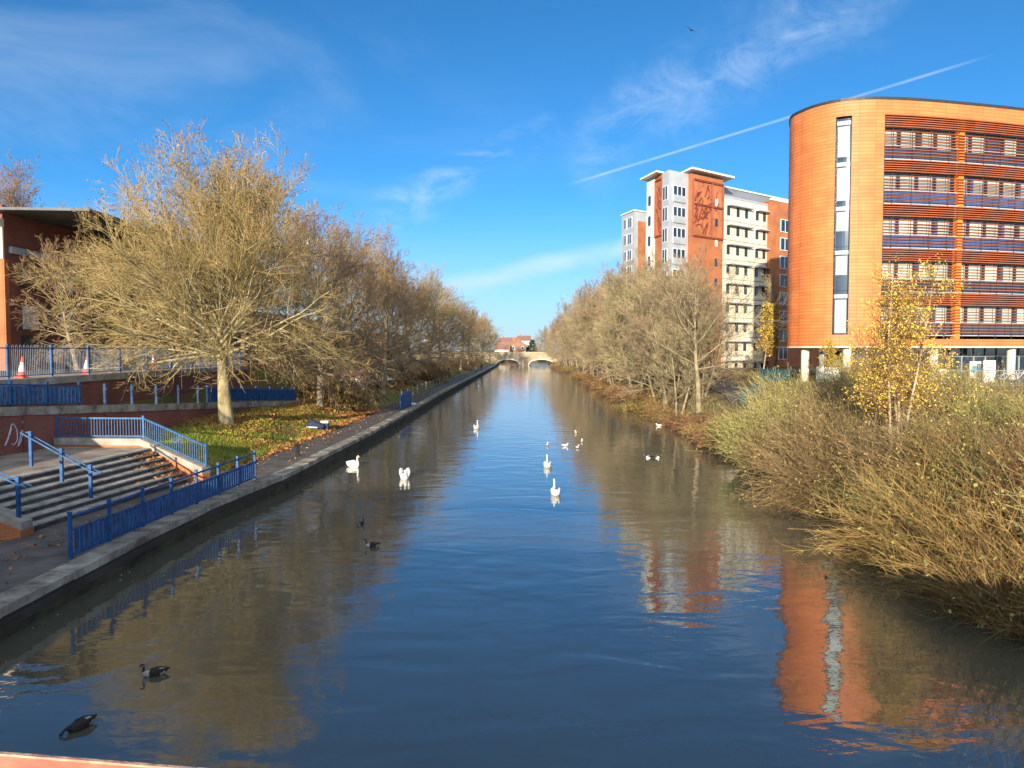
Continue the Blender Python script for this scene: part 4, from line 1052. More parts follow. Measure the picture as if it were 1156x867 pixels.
# teal hoarding
a, b = atd(858, 430, 72), atd(893, 430, 68)
hd = thing('hoarding', (a.x, a.y, 2.6), 'dark teal corrugated hoarding beside the orange building', 'fence')
mb = MB(); nn = 40
for i in range(nn):
    p0_, p1_ = a + (b - a) * (i / nn), a + (b - a) * ((i + 1) / nn); o = 0.05 if i % 2 else 0
    mb.bar((p0_.x, p0_.y - o, 3.2), (p1_.x, p1_.y - o, 3.2), 0.06, 2.0)
mb.build('corrugated_sheet', MT['teal'], hd)
for t in (0, 0.5, 1):
    q = a + (b - a) * t; mb = MB(); mb.box(q.x - 0.06, q.x + 0.06, q.y + 0.08, q.y + 0.2, 2.4, 4.5); mb.build('post', MT['teal'], hd)
q0, q1 = at(836, 447, 2.6), at(862, 437, 3.1)
railing('railing', 'low dark teal railing panels along the path below the hoarding', [(q0.x, q0.y, z_right(q0.x, q0.y)), (q1.x, q1.y, z_right(q1.x, q1.y))], 1.2, 'railing', 2.2, 0.07, 0.05, gap=0.12, m=MT['teal'], palew=0.085)
# terrace benches and steel railing in front of the office
for i in range(5):
    y = 37.5 + i * 2.2; x0 = 22.0 + i * 0.7; z = 2.55 + i * 0.2
    tb = thing('terrace_bench', (x0, y, z), ('lowest', 'second lowest', 'middle', 'second highest', 'highest')[i] + ' of the five long timber terrace benches below the office', 'bench', 'terrace benches')
    mb = MB()
    for j in range(3): mb.box(x0, x0 + 9, y + j * 0.19, y + j * 0.19 + 0.16, z + 0.42, z + 0.48)
    mb.build('seat', MT['timber'], tb)
    for t in (0.2, 4.4, 8.6):
        mb = MB(); mb.box(x0 + t, x0 + t + 0.25, y + 0.02, y + 0.5, z - 0.5, z + 0.418); mb.build('leg', MT['coping'], tb)
railing('railing', 'thin steel mesh railing at the top of the timber terraces', [(29.5, 52, 3.4), (38, 53.5, 3.4)], 1.15, 'railing', 1.9, 0.05, 0.045, bar=0.016, gap=0.12, m=MT['palegrey'])
railing('railing', 'steel handrail enclosure stepping down beside the timber terraces', [(24.2, 49.5, 3.3), (27.5, 49.0, 3.35)], 1.3, 'railing', 1.6, 0.05, 0.045, bar=0.014, gap=0.14, m=MT['palegrey'])
def bicycle(x, y, z, label, rz):
    root = thing('bicycle', (x, y, z), label, 'bicycle', 'parked bicycles')
    fr = MB()
    for p, q in (((0, 0.34), (0.35, 0.75)), ((0.35, 0.75), (0.85, 0.78)), ((0.42, 0.3), (0.85, 0.74)), ((0.42, 0.3), (0.3, 0.88)), ((0, 0.34), (0.42, 0.3)), ((0.85, 0.9), (1.02, 0.34))):
        fr.tube([(x + p[0], y, z + p[1]), (x + q[0], y, z + q[1])], 0.02, 5)
    fr.build('frame', MT['white'], root)
    for c in (0, 1.02):
        w = MB(); w.tube([(x + c + 0.33 * math.cos(t), y, z + 0.34 + 0.33 * math.sin(t)) for t in [2 * math.pi * i / 20 for i in range(21)]], 0.022, 5); w.build('wheel', MT['black'], root)
    h = MB(); h.tube([(x + 0.83, y - 0.25, z + 0.98), (x + 0.85, y, z + 0.93), (x + 0.83, y + 0.25, z + 0.98)], 0.016, 5); h.build('handlebar', MT['black'], root)
    s = MB(); s.loft([((x + 0.18, y, z + 0.9), 0.07, 0.03), ((x + 0.3, y, z + 0.91), 0.06, 0.03), ((x + 0.44, y, z + 0.9), 0.02, 0.02)], 8); s.build('saddle', MT['black'], root)
for i, lb in enumerate(('white bicycle nearest the notice board by the railing', 'white bicycle in the middle of the bike row', 'white bicycle at the far end of the bike row')): bicycle(38.2 + i * 1.3, 59.0 + i * 0.4, 3.41, lb, 0)
# ------------------------------------------------------------------ trees
def nrm(x, y, z):
    l = math.sqrt(x * x + y * y + z * z) or 1.0
    return x / l, y / l, z / l
class TG:
    """grows one plant: wood (thick limbs) and crown (twigs, leaves) as separate meshes"""
    def __init__(s, seed):
        s.r = random.Random(seed)
        s.wood, s.crown = MB(), MB()
    def tube(s, mb, pts, rads, k):
        v = mb.v; n0 = len(v)
        m = len(pts)
        for i in range(m):
            a, b = pts[max(i - 1, 0)], pts[min(i + 1, m - 1)]
            dx, dy, dz = nrm(b[0] - a[0], b[1] - a[1], b[2] - a[2])
            if abs(dz) < 0.9: ux, uy, uz = nrm(dy, -dx, 0)
            else: ux, uy, uz = nrm(0, dz, -dy)
            wx, wy, wz = dy * uz - dz * uy, dz * ux - dx * uz, dx * uy - dy * ux
            p, r = pts[i], rads[i]
            for j in range(k):
                t = 6.28318 * j / k; c, e = math.cos(t) * r, math.sin(t) * r
                v.append((p[0] + ux * c + wx * e, p[1] + uy * c + wy * e, p[2] + uz * c + wz * e))
        f, mm, mi = mb.f, mb.m, mb.mi
        for i in range(m - 1):
            o = n0 + i * k
            for j in range(k):
                j2 = (j + 1) % k
                f.append((o + j, o + j2, o + k + j2, o + k + j)); mm.append(mi)
    def path(s, p, d, L_, n, wander, trop, tropz=1.0):
        r = s.r; pts = [p]; st = L_ / n; dirs = [d]
        for i in range(n):
            d = nrm(d[0] + r.gauss(0, wander), d[1] + r.gauss(0, wander), d[2] + r.gauss(0, wander) + trop)
            p = (p[0] + d[0] * st, p[1] + d[1] * st, p[2] + d[2] * st)
            pts.append(p); dirs.append(d)
        return pts, dirs
    def leaf(s, p, size, mi):
        r = s.r
        a = nrm(r.gauss(0, 1), r.gauss(0, 1), r.gauss(0, 1)); b = nrm(r.gauss(0, 1), r.gauss(0, 1), r.gauss(0, 1) - 0.6)
        sz = size * r.uniform(0.6, 1.3)
        v = s.crown.v; n = len(v)
        v += [p, (p[0] + a[0] * sz * .5 + b[0] * sz * .5, p[1] + a[1] * sz * .5 + b[1] * sz * .5, p[2] + a[2] * sz * .5 + b[2] * sz * .5),
              (p[0] + b[0] * sz * 1.2, p[1] + b[1] * sz * 1.2, p[2] + b[2] * sz * 1.2), (p[0] - a[0] * sz * .45 + b[0] * sz * .6, p[1] - a[1] * sz * .45 + b[1] * sz * .6, p[2] - a[2] * sz * .45 + b[2] * sz * .6)]
        s.crown.f.append((n, n + 1, n + 2, n + 3)); s.crown.m.append(mi)
    def side(s, d, ang):
        r = s.r
        a = (r.gauss(0, 1), r.gauss(0, 1), r.gauss(0, 1)); k = a[0] * d[0] + a[1] * d[1] + a[2] * d[2]
        a = nrm(a[0] - d[0] * k, a[1] - d[1] * k, a[2] - d[2] * k); c, e = math.cos(ang), math.sin(ang)
        return (d[0] * c + a[0] * e, d[1] * c + a[1] * e, d[2] * c + a[2] * e)
    def branch(s, p, d, L_, rad, lvl, P):
        """lvl 1 limb, 2 branch, 3 twig, 4 twiglet"""
        r = s.r; q = P[lvl]
        pts, dirs = s.path(p, d, L_, q['n'], q['w'], q['trop'] + (P.get('bias', 0) if lvl <= 2 else 0))
        m = len(pts)
        rads = [rad * (1 - 0.82 * i / (m - 1)) for i in range(m)]
        rads = [max(x, P['minr']) for x in rads]
        if lvl <= P['woodlvl']:
            s.tube(s.wood, pts, rads, q['k'])
        else:
            s.crown.mi = 0; s.tube(s.crown, pts, rads, q['k'])
        if lvl < P['max']:
            nc = int(q['c'] * (0.5 + 0.5 * min(1.6, L_ / q['ref'])) + r.random())
            for j in range(nc):
                t = q['t0'] + (1 - q['t0']) * (j + r.random()) / nc
                f = t * (m - 1); i = min(int(f), m - 2); u = f - i
                pp = tuple(pts[i][x] + (pts[i + 1][x] - pts[i][x]) * u for x in range(3))
                cd = s.side(dirs[i + 1], q['ang'] * r.uniform(0.7, 1.3))
                s.branch(pp, cd, L_ * q['ratio'] * (1.15 - 0.6 * t) * r.uniform(0.7, 1.25), max(rads[i] * 0.6, P['minr']), lvl + 1, P)
        if lvl >= P['leaflvl'] and P['leafp'] > 0:
            top = sm(P['leafz'][0], P['leafz'][1], pts[-1][2]); pr = P['leafp'] * (P.get('leafmin', 0.35) + (1 - P.get('leafmin', 0.35)) * top)
            for i in range(1, m):
                while r.random() < pr:
                    pp = pts[i]; s.leaf((pp[0] + r.gauss(0, .05), pp[1] + r.gauss(0, .05), pp[2] + r.gauss(0, .05)), P['leafs'], 1 if r.random() < 0.8 else P.get('leafalt', 1))
                    if r.random() < 0.4: break
def L4(n1=7, c1=9, n2=5, c2=8, n3=3, c3=5, n4=2, **kw):
    P = {1: dict(n=n1, w=0.075, trop=0.04, c=c1, t0=0.2, ang=0.62, ratio=0.44, k=5, ref=6.0),
         2: dict(n=n2, w=0.09, trop=0.03, c=c2, t0=0.15, ang=0.62, ratio=0.52, k=4, ref=2.8),
         3: dict(n=n3, w=0.09, trop=0.03, c=c3, t0=0.2, ang=0.6, ratio=0.62, k=3, ref=1.4),
         4: dict(n=n4, w=0.10, trop=0.05, c=0, t0=0.1, ang=0.6, ratio=0.5, k=3, ref=0.6),
         'max': 4, 'woodlvl': 2, 'leaflvl': 3, 'leafp': 0.3, 'leafs': 0.07, 'leafz': (5, 14), 'minr': 0.009}
    P.update(kw); return P
def crown_tree(seed, H, bole, rt, CR, nl, P, lean=0.0, low=1.62, high=0.2, flare=1.55, prof=0.55, trunks=1, HTf=0.72, zcf=0.44):
    g = TG(seed); r = g.r
    for ti in range(trunks):
        d0 = nrm(r.gauss(0, 0.05) + (0 if trunks == 1 else math.cos(ti * 2.4) * 0.28), r.gauss(0, 0.05) + (0 if trunks == 1 else math.sin(ti * 2.4) * 0.28), 1)
        tr = rt if trunks == 1 else rt * r.uniform(0.5, 0.8)
        n = 12; HT = H * HTf
        st = (0, 0, -0.35) if trunks == 1 else (math.cos(ti * 2.4) * rt * 1.6, math.sin(ti * 2.4) * rt * 1.6, -0.3)
        pts, dirs = g.path(st, d0, HT + 0.35, n, 0.045, 0.03)
        rads = [tr * (1 - 0.86 * (i / n) ** 0.85) for i in range(n + 1)]
        pp = pts[:1] + [tuple(pts[0][x] + (pts[1][x] - pts[0][x]) * 0.35 for x in range(3))] + pts[1:]
        rr_ = [tr * flare, tr * 1.06] + rads[1:]
        g.tube(g.wood, pp, rr_, 10)
        nn = nl // trunks
        for i in range(nn):
            t = (i + r.random()) / nn
            z = bole + (HT - bole) * t ** 1.15
            f = (z + 0.35) / (HT + 0.35) * n; a = min(int(f), n - 1); u = f - a
            p = tuple(pts[a][x] + (pts[a + 1][x] - pts[a][x]) * u for x in range(3))
            ang = max(0.05, low + (high - low) * t ** 0.8 + r.gauss(0, 0.13)); az = i * 2.39996 + r.gauss(0, 0.35) + ti
            d = nrm(math.sin(ang) * math.cos(az) + dirs[a][0] * .3, math.sin(ang) * math.sin(az) + dirs[a][1] * .3, math.cos(ang))
            # crown envelope decides how long the limb is
            zc = H * zcf; Ls = 0.5
            for _ in range(80):
                e = (p[0] + d[0] * Ls, p[1] + d[1] * Ls, p[2] + d[2] * Ls + 0.02 * Ls * Ls)
                b = (H - zc) if e[2] > zc else (zc - bole * 0.4)
                if (math.hypot(e[0], e[1]) / CR) ** 2.5 + abs((e[2] - zc) / b) ** 2.5 > 1: break
                Ls += 0.15
            Ls *= r.uniform(0.78, 1.06)
            PP = dict(P); PP['bias'] = (0.05 * t - P.get('droop', 0.0) * (1 - t) ** 2)
            g.branch(p, d, Ls, max(0.03, rads[a] * 0.42), 1, PP)
    return g
def plant(name, g, mwood, mcrown, wood='trunk', crown='crown'):
    """one prototype at the origin: Empty > trunk, crown"""
    o = bpy.data.objects.new(name, None); COL.objects.link(o)
    g.wood.build(wood, mwood, o, smooth=True)
    g.crown.build(crown, mcrown, o)
    return o
USED = set()
def place(proto, loc, scale, rz, label, cat, group=None):
    if proto.name in USED: o = copy_tree(proto)
    else: o = proto; USED.add(proto.name)
    o.location = loc; o.rotation_euler = (0, 0, rz)
    o.scale = scale if hasattr(scale, '__len__') else (scale,) * 3
    for k in ('label', 'category', 'group'):
        if k in o: del o[k]
    return tag(o, label, cat, group)
ORDW = 'first second third fourth fifth sixth seventh eighth ninth tenth eleventh twelfth thirteenth fourteenth fifteenth sixteenth seventeenth eighteenth nineteenth twentieth'.split()

# the big tree by the steps
T0 = crown_tree(11, 14.8, 3.6, 0.49, 8.0, 56, L4(10, 10, 7, 8, 4, 4, 3, droop=0.075, leafp=0.34, leafs=0.085, minr=0.0082, leafz=(7, 13), leafmin=0.2, leafalt=2), low=1.52, high=0.22, HTf=0.46, zcf=0.53)
p = at(255, 476, 2.0)
big = plant('plane_tree', T0, MT['barkplane'], [MT['twigplane'], MT['twigtop'], MT['leafleft']])
place(big, (p.x, p.y, z_left(p.x, p.y) - 0.05), 1.0, 0.4, 'largest bare tree with sunlit olive trunk, standing on the grass by the steps', 'tree', 'bare trees on the towpath side')
# towpath trees
LP = []
for sd_, H, CR, nl in ((21, 17.5, 6.6, 30), (22, 16, 6.2, 28), (23, 18.5, 6.9, 30)):
    LP.append(plant('bare_tree', crown_tree(sd_, H, 2.8, 0.34, CR, nl, L4(8, 9, 6, 6, 4, 4, 3, droop=0.14, leafp=0.18, leafs=0.10, minr=0.0108, leafmin=0.6, leafz=(3, 12)), low=1.7, high=0.15, HTf=0.62), MT['barkleft'], [MT['twigleft'], MT['leafleft']]))
rowA = [(-14.6, 57), (-15.4, 69), (-13.9, 81), (-14.6, 93), (-13.6, 107), (-13.9, 122), (-13.2, 139), (-12.8, 158), (-12.3, 179), (-11.9, 203), (-11.4, 229), (-10.8, 256), (-10.6, 276)]
rowB = [(-22.6, 63), (-23.4, 78), (-22, 94), (-22.8, 114), (-22, 140), (-21.4, 172), (-21, 215)]
r = random.Random(5)
for i, (x, y) in enumerate(rowA):
    place(LP[i % 3], (x, y, z_left(x, y) - 0.05), r.uniform(0.94, 1.04) * (0.86, 0.92, 0.95, 0.97)[min(i, 3)], r.uniform(0, 6.28), f'{ORDW[i]} brown twiggy tree in the row along the towpath, counting away from the big tree', 'tree', 'bare trees on the towpath side')
for i, (x, y) in enumerate(rowB):
    place(LP[(i + 1) % 3], (x, y, z_left(x, y) - 0.05), r.uniform(1.0, 1.12), r.uniform(0, 6.28), f'{ORDW[i]} tree of the row behind the towpath trees, counting away from the road', 'tree', 'bare trees on the towpath side')
place(LP[0], (-25.7, 52, 4.76), 0.62, 1.0, 'smaller bare tree with pale trunk by the road, left of the big tree', 'tree', 'bare trees on the towpath side')
place(LP[1], (-25.2, 60.5, 4.7), 0.62, 2.0, 'small bare tree by the road, just behind the big trunk', 'tree', 'bare trees on the towpath side')
place(LP[1], (-26.8, 46.5, 4.76), 0.52, 4.0, 'reddish twiggy tree by the road in front of the brick building', 'tree', 'bare trees on the towpath side')
place(LP[2], (-53.5, 80, 4.5), 1.2, 2.0, 'bare dark tree rising behind the brick building roof', 'tree', 'bare trees on the towpath side')
# river bank trees
RPs = []
for sd_, H, CR, nl, tk in ((31, 14.5, 5.2, 30, 3), (32, 13, 5.0, 30, 3), (33, 15, 5.4, 24, 2)):
    RPs.append(plant('bank_tree', crown_tree(sd_, H, 1.6, 0.26, CR, nl, L4(8, 10, 5, 8, 4, 5, 3, droop=0.07, leafp=0.08, leafs=0.09, minr=0.0115), low=1.25, high=0.12, trunks=tk), MT['barkright'], [MT['twigright'], MT['leafleft']]))
sparse = plant('bank_tree', crown_tree(41, 13.5, 3.6, 0.26, 6.0, 15, L4(8, 7, 5, 5, 3, 4, 2, droop=0.0, leafp=0.02, minr=0.012), low=1.2, high=0.15, trunks=1), MT['barkright'], [MT['twigright'], MT['leafleft']])
RA = [(13.9, 67), (14.6, 75), (14.0, 84), (15.2, 94), (14.4, 105), (15.3, 118), (15.0, 132), (15.4, 148), (15.2, 166), (15.8, 186), (15.8, 208), (16.2, 232), (16.6, 258), (17, 278)]
RB = [(20.5, 92), (21.5, 108), (21.5, 128), (22, 150), (22, 178), (22, 212), (23, 250)]
for i, (x, y, s) in enumerate(((16.6, 66, 0.66), (18.2, 77, 0.8), (13.6, 61.5, 0.6))):
    place(RPs[i], (x, y, z_right(x, y) - 0.05), s, i * 2.0, ('small tan tree just behind the open sparse tree', 'medium tan tree between the sparse tree and the lamp post', 'short many-stemmed tan tree at the water edge by the sparse tree')[i], 'tree', 'bare trees on the far bank')
place(sparse, (14.6, 58.5, z_right(14.6, 58.5) - 0.05), (1.0, 1.0, 0.92), 0.6, 'open sparse bare tree with spreading limbs in front of the tower', 'tree', 'bare trees on the far bank')
for i, (x, y) in enumerate(RA):
    s = r.uniform(0.92, 1.08) * (0.86 if y < 72 else 0.98 if y < 80 else 1.1 if y < 110 else 1.12)
    place(RPs[i % 3], (x, y, z_right(x, y) - 0.05), s, r.uniform(0, 6.28), f'{ORDW[i]} pale tan tree along the waterline beyond the sparse tree', 'tree', 'bare trees on the far bank')
for i, (x, y) in enumerate(RB):
    place(RPs[(i + 1) % 3], (x, y, z_right(x, y) - 0.05), r.uniform(1.05, 1.2), r.uniform(0, 6.28), f'{ORDW[i]} tan tree of the inner row behind the waterline trees', 'tree', 'bare trees on the far bank')
place(sparse, (29.5, 84, 3.3), (0.75, 0.75, 0.85), 2.2, 'grey bare tree squeezed between the yellow birch and the orange building', 'tree', 'bare trees on the far bank')
for i, (x, y, s) in enumerate(((-34, 330, 1.0), (-20, 345, 1.0), (14, 318, 0.9), (22, 330, 1.0), (-10, 385, 1.0), (30, 350, 1.1), (7, 402, 0.6), (0, 415, 0.7), (14, 412, 0.7), (19, 405, 0.8), (-6, 410, 0.7))):
    place(RPs[i % 3], (x, y, 2.2), s, i * 1.3, f'{ORDW[i]} hazy tree beyond the far stone bridge', 'tree', 'trees beyond the bridge')
ev = TG(77)
for i in range(30):
    ev.branch((0, 0, 1.0 + 7 * i / 30), nrm(math.cos(i * 2.4), math.sin(i * 2.4), 0.25), 2.6 * (1 - i / 34) + 0.3, 0.04, 1, L4(4, 9, 3, 5, 2, 0, 1, leafp=3.0, leafs=0.35, max=3, leaflvl=2, minr=0.02, leafmin=1))
ev.tube(ev.wood, [(0, 0, -0.3), (0, 0, 4), (0, 0, 8.6)], [0.22, 0.15, 0.03], 7)
evp = plant('evergreen_tree', ev, MT['barkleft'], [MT['twigleft'], MT['evergreen']])
place(evp, (8.9, 336, 2.4), (1.1, 1.1, 1.0), 0, 'dark evergreen beside the white house beyond the bridge', 'tree', None)

# birches
def birch(seed, H, stems, spread, nl, P):
    g = TG(seed); r = g.r
    for i in range(stems):
        az = i * 2.1 + 0.6; d = nrm(math.cos(az) * spread, math.sin(az) * spread * 0.6, 1)
        L_ = H * r.uniform(0.8, 1.0)
        pts, dirs = g.path((math.cos(az) * 0.1, math.sin(az) * 0.1, -0.2), d, L_, 14, 0.03, 0.03)
        rads = [max(0.012, (0.062 if stems > 1 else 0.08) * (1 - 0.85 * k / 14)) for k in range(15)]
        g.tube(g.wood, pts, rads, 7)
        for j in range(nl):
            t = 0.30 + 0.68 * (j + r.random()) / nl; f = t * 14; a = min(int(f), 13)
            cd = g.side(dirs[a], r.uniform(0.6, 1.0))
            g.branch(pts[a], nrm(cd[0], cd[1], cd[2] + 0.25), (2.3 - 1.7 * (t - 0.3)) * H / 8.0 * r.uniform(0.6, 1.2), 0.018, 2, P)
    return g
BPm = L4(n2=5, c2=10, n3=3, c3=4, n4=3, leafp=0.64, leafs=0.06, minr=0.005, leafmin=0.9, leafz=(1, 4), woodlvl=1, leaflvl=3)
BPm[2]['trop'] = 0.0; BPm[3]['trop'] = -0.08
b1 = birch(51, 7.9, 4, 0.15, 30, BPm)
bp_ = plant('birch_tree', b1, MT['barkbirch'], [MT['twigbirch'], MT['leafbirch'], MT['leafbirchpale']], 'trunk', 'crown')
q = at(1012, 525, 1.7)
place(bp_, (q.x, q.y, z_right(q.x, q.y) - 0.05), 1.0, 0.5, 'golden multi-stemmed birch with pale thin trunks among the willow shrubs', 'tree')
BP2 = L4(n2=4, c2=7, n3=3, c3=3, n4=2, leafp=0.75, leafs=0.15, minr=0.012, leafmin=0.9, leafz=(1, 4), woodlvl=1, leaflvl=3)
BP2[3]['trop'] = -0.1
b2 = birch(52, 8.2, 1, 0.02, 46, BP2)
bq = plant('birch_tree', b2, MT['barkbirch'], [MT['twigbirch'], MT['leafbirchpale']])
place(bq, (26.6, 80, 2.9), (0.95, 0.95, 0.98), 0, 'slender lemon yellow birch with white trunk in front of the tower', 'tree')
place(bq, (24.6, 57.5, 3.3), (0.55, 0.55, 0.42), 1.5, 'small yellow birch sapling under the corner of the office building', 'tree')

# willow shrubs
def whips(seed, n, rb, hmin, hmax, lean, bend, leafp, mi_alt=0.2, minr=0.0046, side=5, spread=0.55):
    g = TG(seed); r = g.r
    for i in range(n):
        a = r.uniform(0, 6.283); q = rb * math.sqrt(r.random())
        p = (math.cos(a) * q, math.sin(a) * q, -0.25)
        L_ = r.uniform(hmin, hmax)
        d = nrm(math.cos(a) * spread * q / rb + lean[0] + r.gauss(0, 0.2), math.sin(a) * spread * q / rb + lean[1] + r.gauss(0, 0.2), 1)
        pts, dirs = g.path(p, d, L_, 7, 0.075, -bend * r.uniform(0.0, 2.0))
        rad = r.uniform(0.005, 0.0125)
        g.crown.mi = 0
        g.tube(g.wood if rad > 0.0098 else g.crown, pts, [max(minr, rad * (1 - 0.75 * k / 7)) for k in range(8)], 3)
        for j in range(side):
            k = r.randint(2, 6); cd = g.side(dirs[k], r.uniform(0.35, 1.05))
            sp, sdv = g.path(pts[k], cd, L_ * r.uniform(0.12, 0.34), 3, 0.12, 0.03)
            g.crown.mi = 0; g.tube(g.crown, sp, [minr, minr, minr * .9, minr * .7], 3)
            for pt in sp[1:]:
                if r.random() < leafp: g.leaf(pt, 0.065, 1 if r.random() > mi_alt else 2)
        for k in range(2, 8):
            if r.random() < leafp: g.leaf(pts[k], 0.07, 1 if r.random() > mi_alt else 2)
    return g
SH = {}
def shrub(name, mw, key, **kw):
    SH[key] = plant(name, whips(**kw), MT['whipdark'], [mw, MT['whipleaf'], MT['whipleafgreen']], 'stems', 'twigs')
shrub('willow_shrub', MT['whip'], 'tan', seed=61, n=430, rb=1.0, hmin=1.3, hmax=3.0, lean=(-0.25, -0.1), bend=0.07, leafp=0.34)
shrub('willow_shrub', MT['whipred'], 'red', seed=62, n=430, rb=1.0, hmin=1.4, hmax=3.1, lean=(-0.2, -0.05), bend=0.05, leafp=0.10)
shrub('willow_shrub', MT['whipgreen'], 'green', seed=63, n=430, rb=1.1, hmin=1.2, hmax=2.8, lean=(-0.1, -0.1), bend=0.05, leafp=0.5, mi_alt=0.6)
shrub('willow_shrub', MT['whip'], 'droop', seed=64, n=430, rb=0.8, hmin=1.6, hmax=3.6, lean=(-1.1, -0.35), bend=0.16, leafp=0.15)
shrub('willow_shrub', MT['whipred'], 'droopred', seed=67, n=430, rb=0.9, hmin=1.6, hmax=3.4, lean=(-0.9, -0.3), bend=0.13, leafp=0.08)
shrub('willow_shrub', MT['whipgreen'], 'up', seed=65, n=430, rb=1.2, hmin=1.2, hmax=2.6, lean=(0.0, 0.0), bend=0.02, leafp=0.3)
brk = plant('bracken_clump', whips(seed=66, n=260, rb=1.3, hmin=0.4, hmax=1.1, lean=(-0.1, -0.1), bend=0.14, leafp=0.5, minr=0.008, side=6, spread=0.9), MT['bracken'], [MT['bracken'], MT['bracken'], MT['whipleaf']], 'stems', 'twigs')
lookw = {'tan': 'tan arching willow shrub', 'red': 'reddish brown willow shrub', 'green': 'leafy green-tinged willow shrub', 'droop': 'tan willow shrub drooping over the water', 'droopred': 'reddish willow shrub drooping over the water', 'up': 'upright olive willow shrub'}
rows = [
 ('at the waterline', [(15.5, 'red'), (17.0, 'droopred'), (18.6, 'red'), (20.2, 'droopred'), (22.0, 'tan'), (24.0, 'droop'), (26.0, 'green'), (28.5, 'droop'), (31, 'tan'), (33.5, 'tan'), (36.5, 'green')], 0.85),
 ('in the second row from the water', [(16, 'tan'), (18.3, 'red'), (20.5, 'green'), (22.8, 'red'), (25.2, 'tan'), (27.8, 'green'), (30.5, 'tan'), (33.5, 'green'), (37.0, 'tan')], 2.3),
 ('in the third row from the water', [(18.5, 'red'), (21, 'tan'), (23.5, 'up'), (26.2, 'tan'), (29.2, 'up'), (32.5, 'tan'), (36.5, 'tan'), (40.5, 'up'), (44, 'tan')], 4.4),
 ('in the row nearest the path', [(21, 'red'), (24, 'up'), (27.2, 'up'), (31, 'tan'), (36, 'up'), (40.5, 'tan'), (44.5, 'green')], 6.8),
 ('in the back row towards the office', [(35, 'up'), (38.5, 'tan'), (42, 'green'), (46, 'up')], 8.9),
 ('in the furthest row by the terraces', [(40, 'green'), (44, 'tan'), (48, 'up')], 11.2)]
r = random.Random(8)
for rn, lst, off in rows:
    for i, (y, key) in enumerate(lst):
        x = XR(y) + off + r.uniform(-0.3, 0.3) + (0.9 * sm(24, 16, y) if False else 0) - (0.9 * (1 - sm(16, 24, y)) if off < 1 else 0)
        s = r.uniform(0.74, 1.16) * (1.08 if off < 5 else 1.18)
        if abs(x / y - 0.51) < 0.04 and y < 31: s *= 0.6      # the birch stands in a gap of the shrubs
        place(SH[key], (x, y, max(0.05, z_right(x, y)) - 0.03), (s, s, s * r.uniform(0.9, 1.05)), r.uniform(-0.8, 0.6), f'{lookw[key]} {rn}, {ORDW[i]} from the near end', 'shrub', 'willow shrubs on the near right bank')
for i, (x, y, s) in enumerate(((12.4, 43.5, 1.0), (13.4, 45, 0.9), (12.6, 47, 1.0), (14.0, 48.5, 1.0), (12.9, 50.5, 1.0), (13.2, 53.5, 1.1), (14.2, 54, 0.9), (13.0, 57, 1.0), (13.2, 60.5, 1.1), (13.2, 64.5, 1.2), (13.6, 69, 1.2), (13.4, 74, 1.2))):
    place(brk, (x + 0.2, y, z_right(x + 0.2, y) - 0.03), s, i * 0.9, f'russet bracken clump at the foot of the bank, {ORDW[i]} from the willows', 'plant', 'bracken along the bank')
for i, (px, py, z, k, s) in enumerate(((748, 470, 0.9, 'green', 0.5), (702, 452, 0.8, 'up', 0.6), (826, 494, 0.5, 'green', 0.45), (812, 470, 1.8, 'up', 0.3))):
    q = at(px, py, z)
    place(SH[k], (q.x, q.y, z_right(q.x, q.y) - 0.03), s, i, ('small leafy green shrub rooted below the sparse bare tree', 'yellowish small shrub by the water under the tan trees', 'low grey-green shrub by the water before the bracken', 'low yellow-green shrub beside the asphalt path')[i], 'shrub', 'small shrubs on the bank')
# small dark brush under the far-bank trees
for i, (x, y) in enumerate([(14.2, 71), (14.8, 79), (14.6, 88), (15, 98), (15.2, 110), (15.4, 124), (15.6, 140), (15.8, 158), (16, 180), (16.2, 205), (16.4, 235), (16.8, 265)]):
    place(brk, (x - 0.8, y, z_right(x - 0.8, y) - 0.03), (1.6, 2.0, 1.7), i * 1.7, f'{ORDW[i]} russet thicket at the foot of the waterline trees, counting away', 'shrub', 'thickets under the far bank trees')
# underwood between towpath trees
for i, (x, y) in enumerate([(-15.5, 62), (-17.5, 74), (-17, 88), (-16.5, 102), (-16, 118), (-15.6, 136), (-15.2, 158), (-14.8, 185), (-14.2, 220), (-13.5, 255)]):
    place(brk, (x, y, z_left(x, y) - 0.03), (2.2, 3.0, 3.6), i * 1.1, f'{ORDW[i]} brown thicket beneath the towpath trees, counting away', 'shrub', 'thickets under the towpath trees')

# ------------------------------------------------------------------ stuff: leaf litter and grass
def scatter(name, n, pick, size, m, seed, blade=False):
    r = random.Random(seed); mb = MB()
    for i in range(n):
        q = pick(r)
        if q is None: continue
        x, y, z, s = q; s *= size * r.uniform(0.6, 1.4)
        if blade:
            a = r.uniform(0, 6.28); dx, dy = math.cos(a) * 0.018, math.sin(a) * 0.018; lx, ly = r.gauss(0, .3) * s, r.gauss(0, .3) * s
            nn = len(mb.v); mb.v += [(x - dx, y - dy, z - 0.02), (x + dx, y + dy, z - 0.02), (x + lx, y + ly, z + s)]; mb.face((nn, nn + 1, nn + 2))
        else:
            a = nrm(r.gauss(0, 1), r.gauss(0, 1), r.gauss(0, 0.45)); b = Vector(a).cross(Vector((r.gauss(0, .8), r.gauss(0, .8), 1))).normalized(); a = Vector(a)
            p = Vector((x, y, z + s * 0.35)); mb.quad(p - a * s, p - b * s * .6, p + a * s, p + b * s * .6)
    o = mb.build(name, m); return tag(o, kind='stuff')
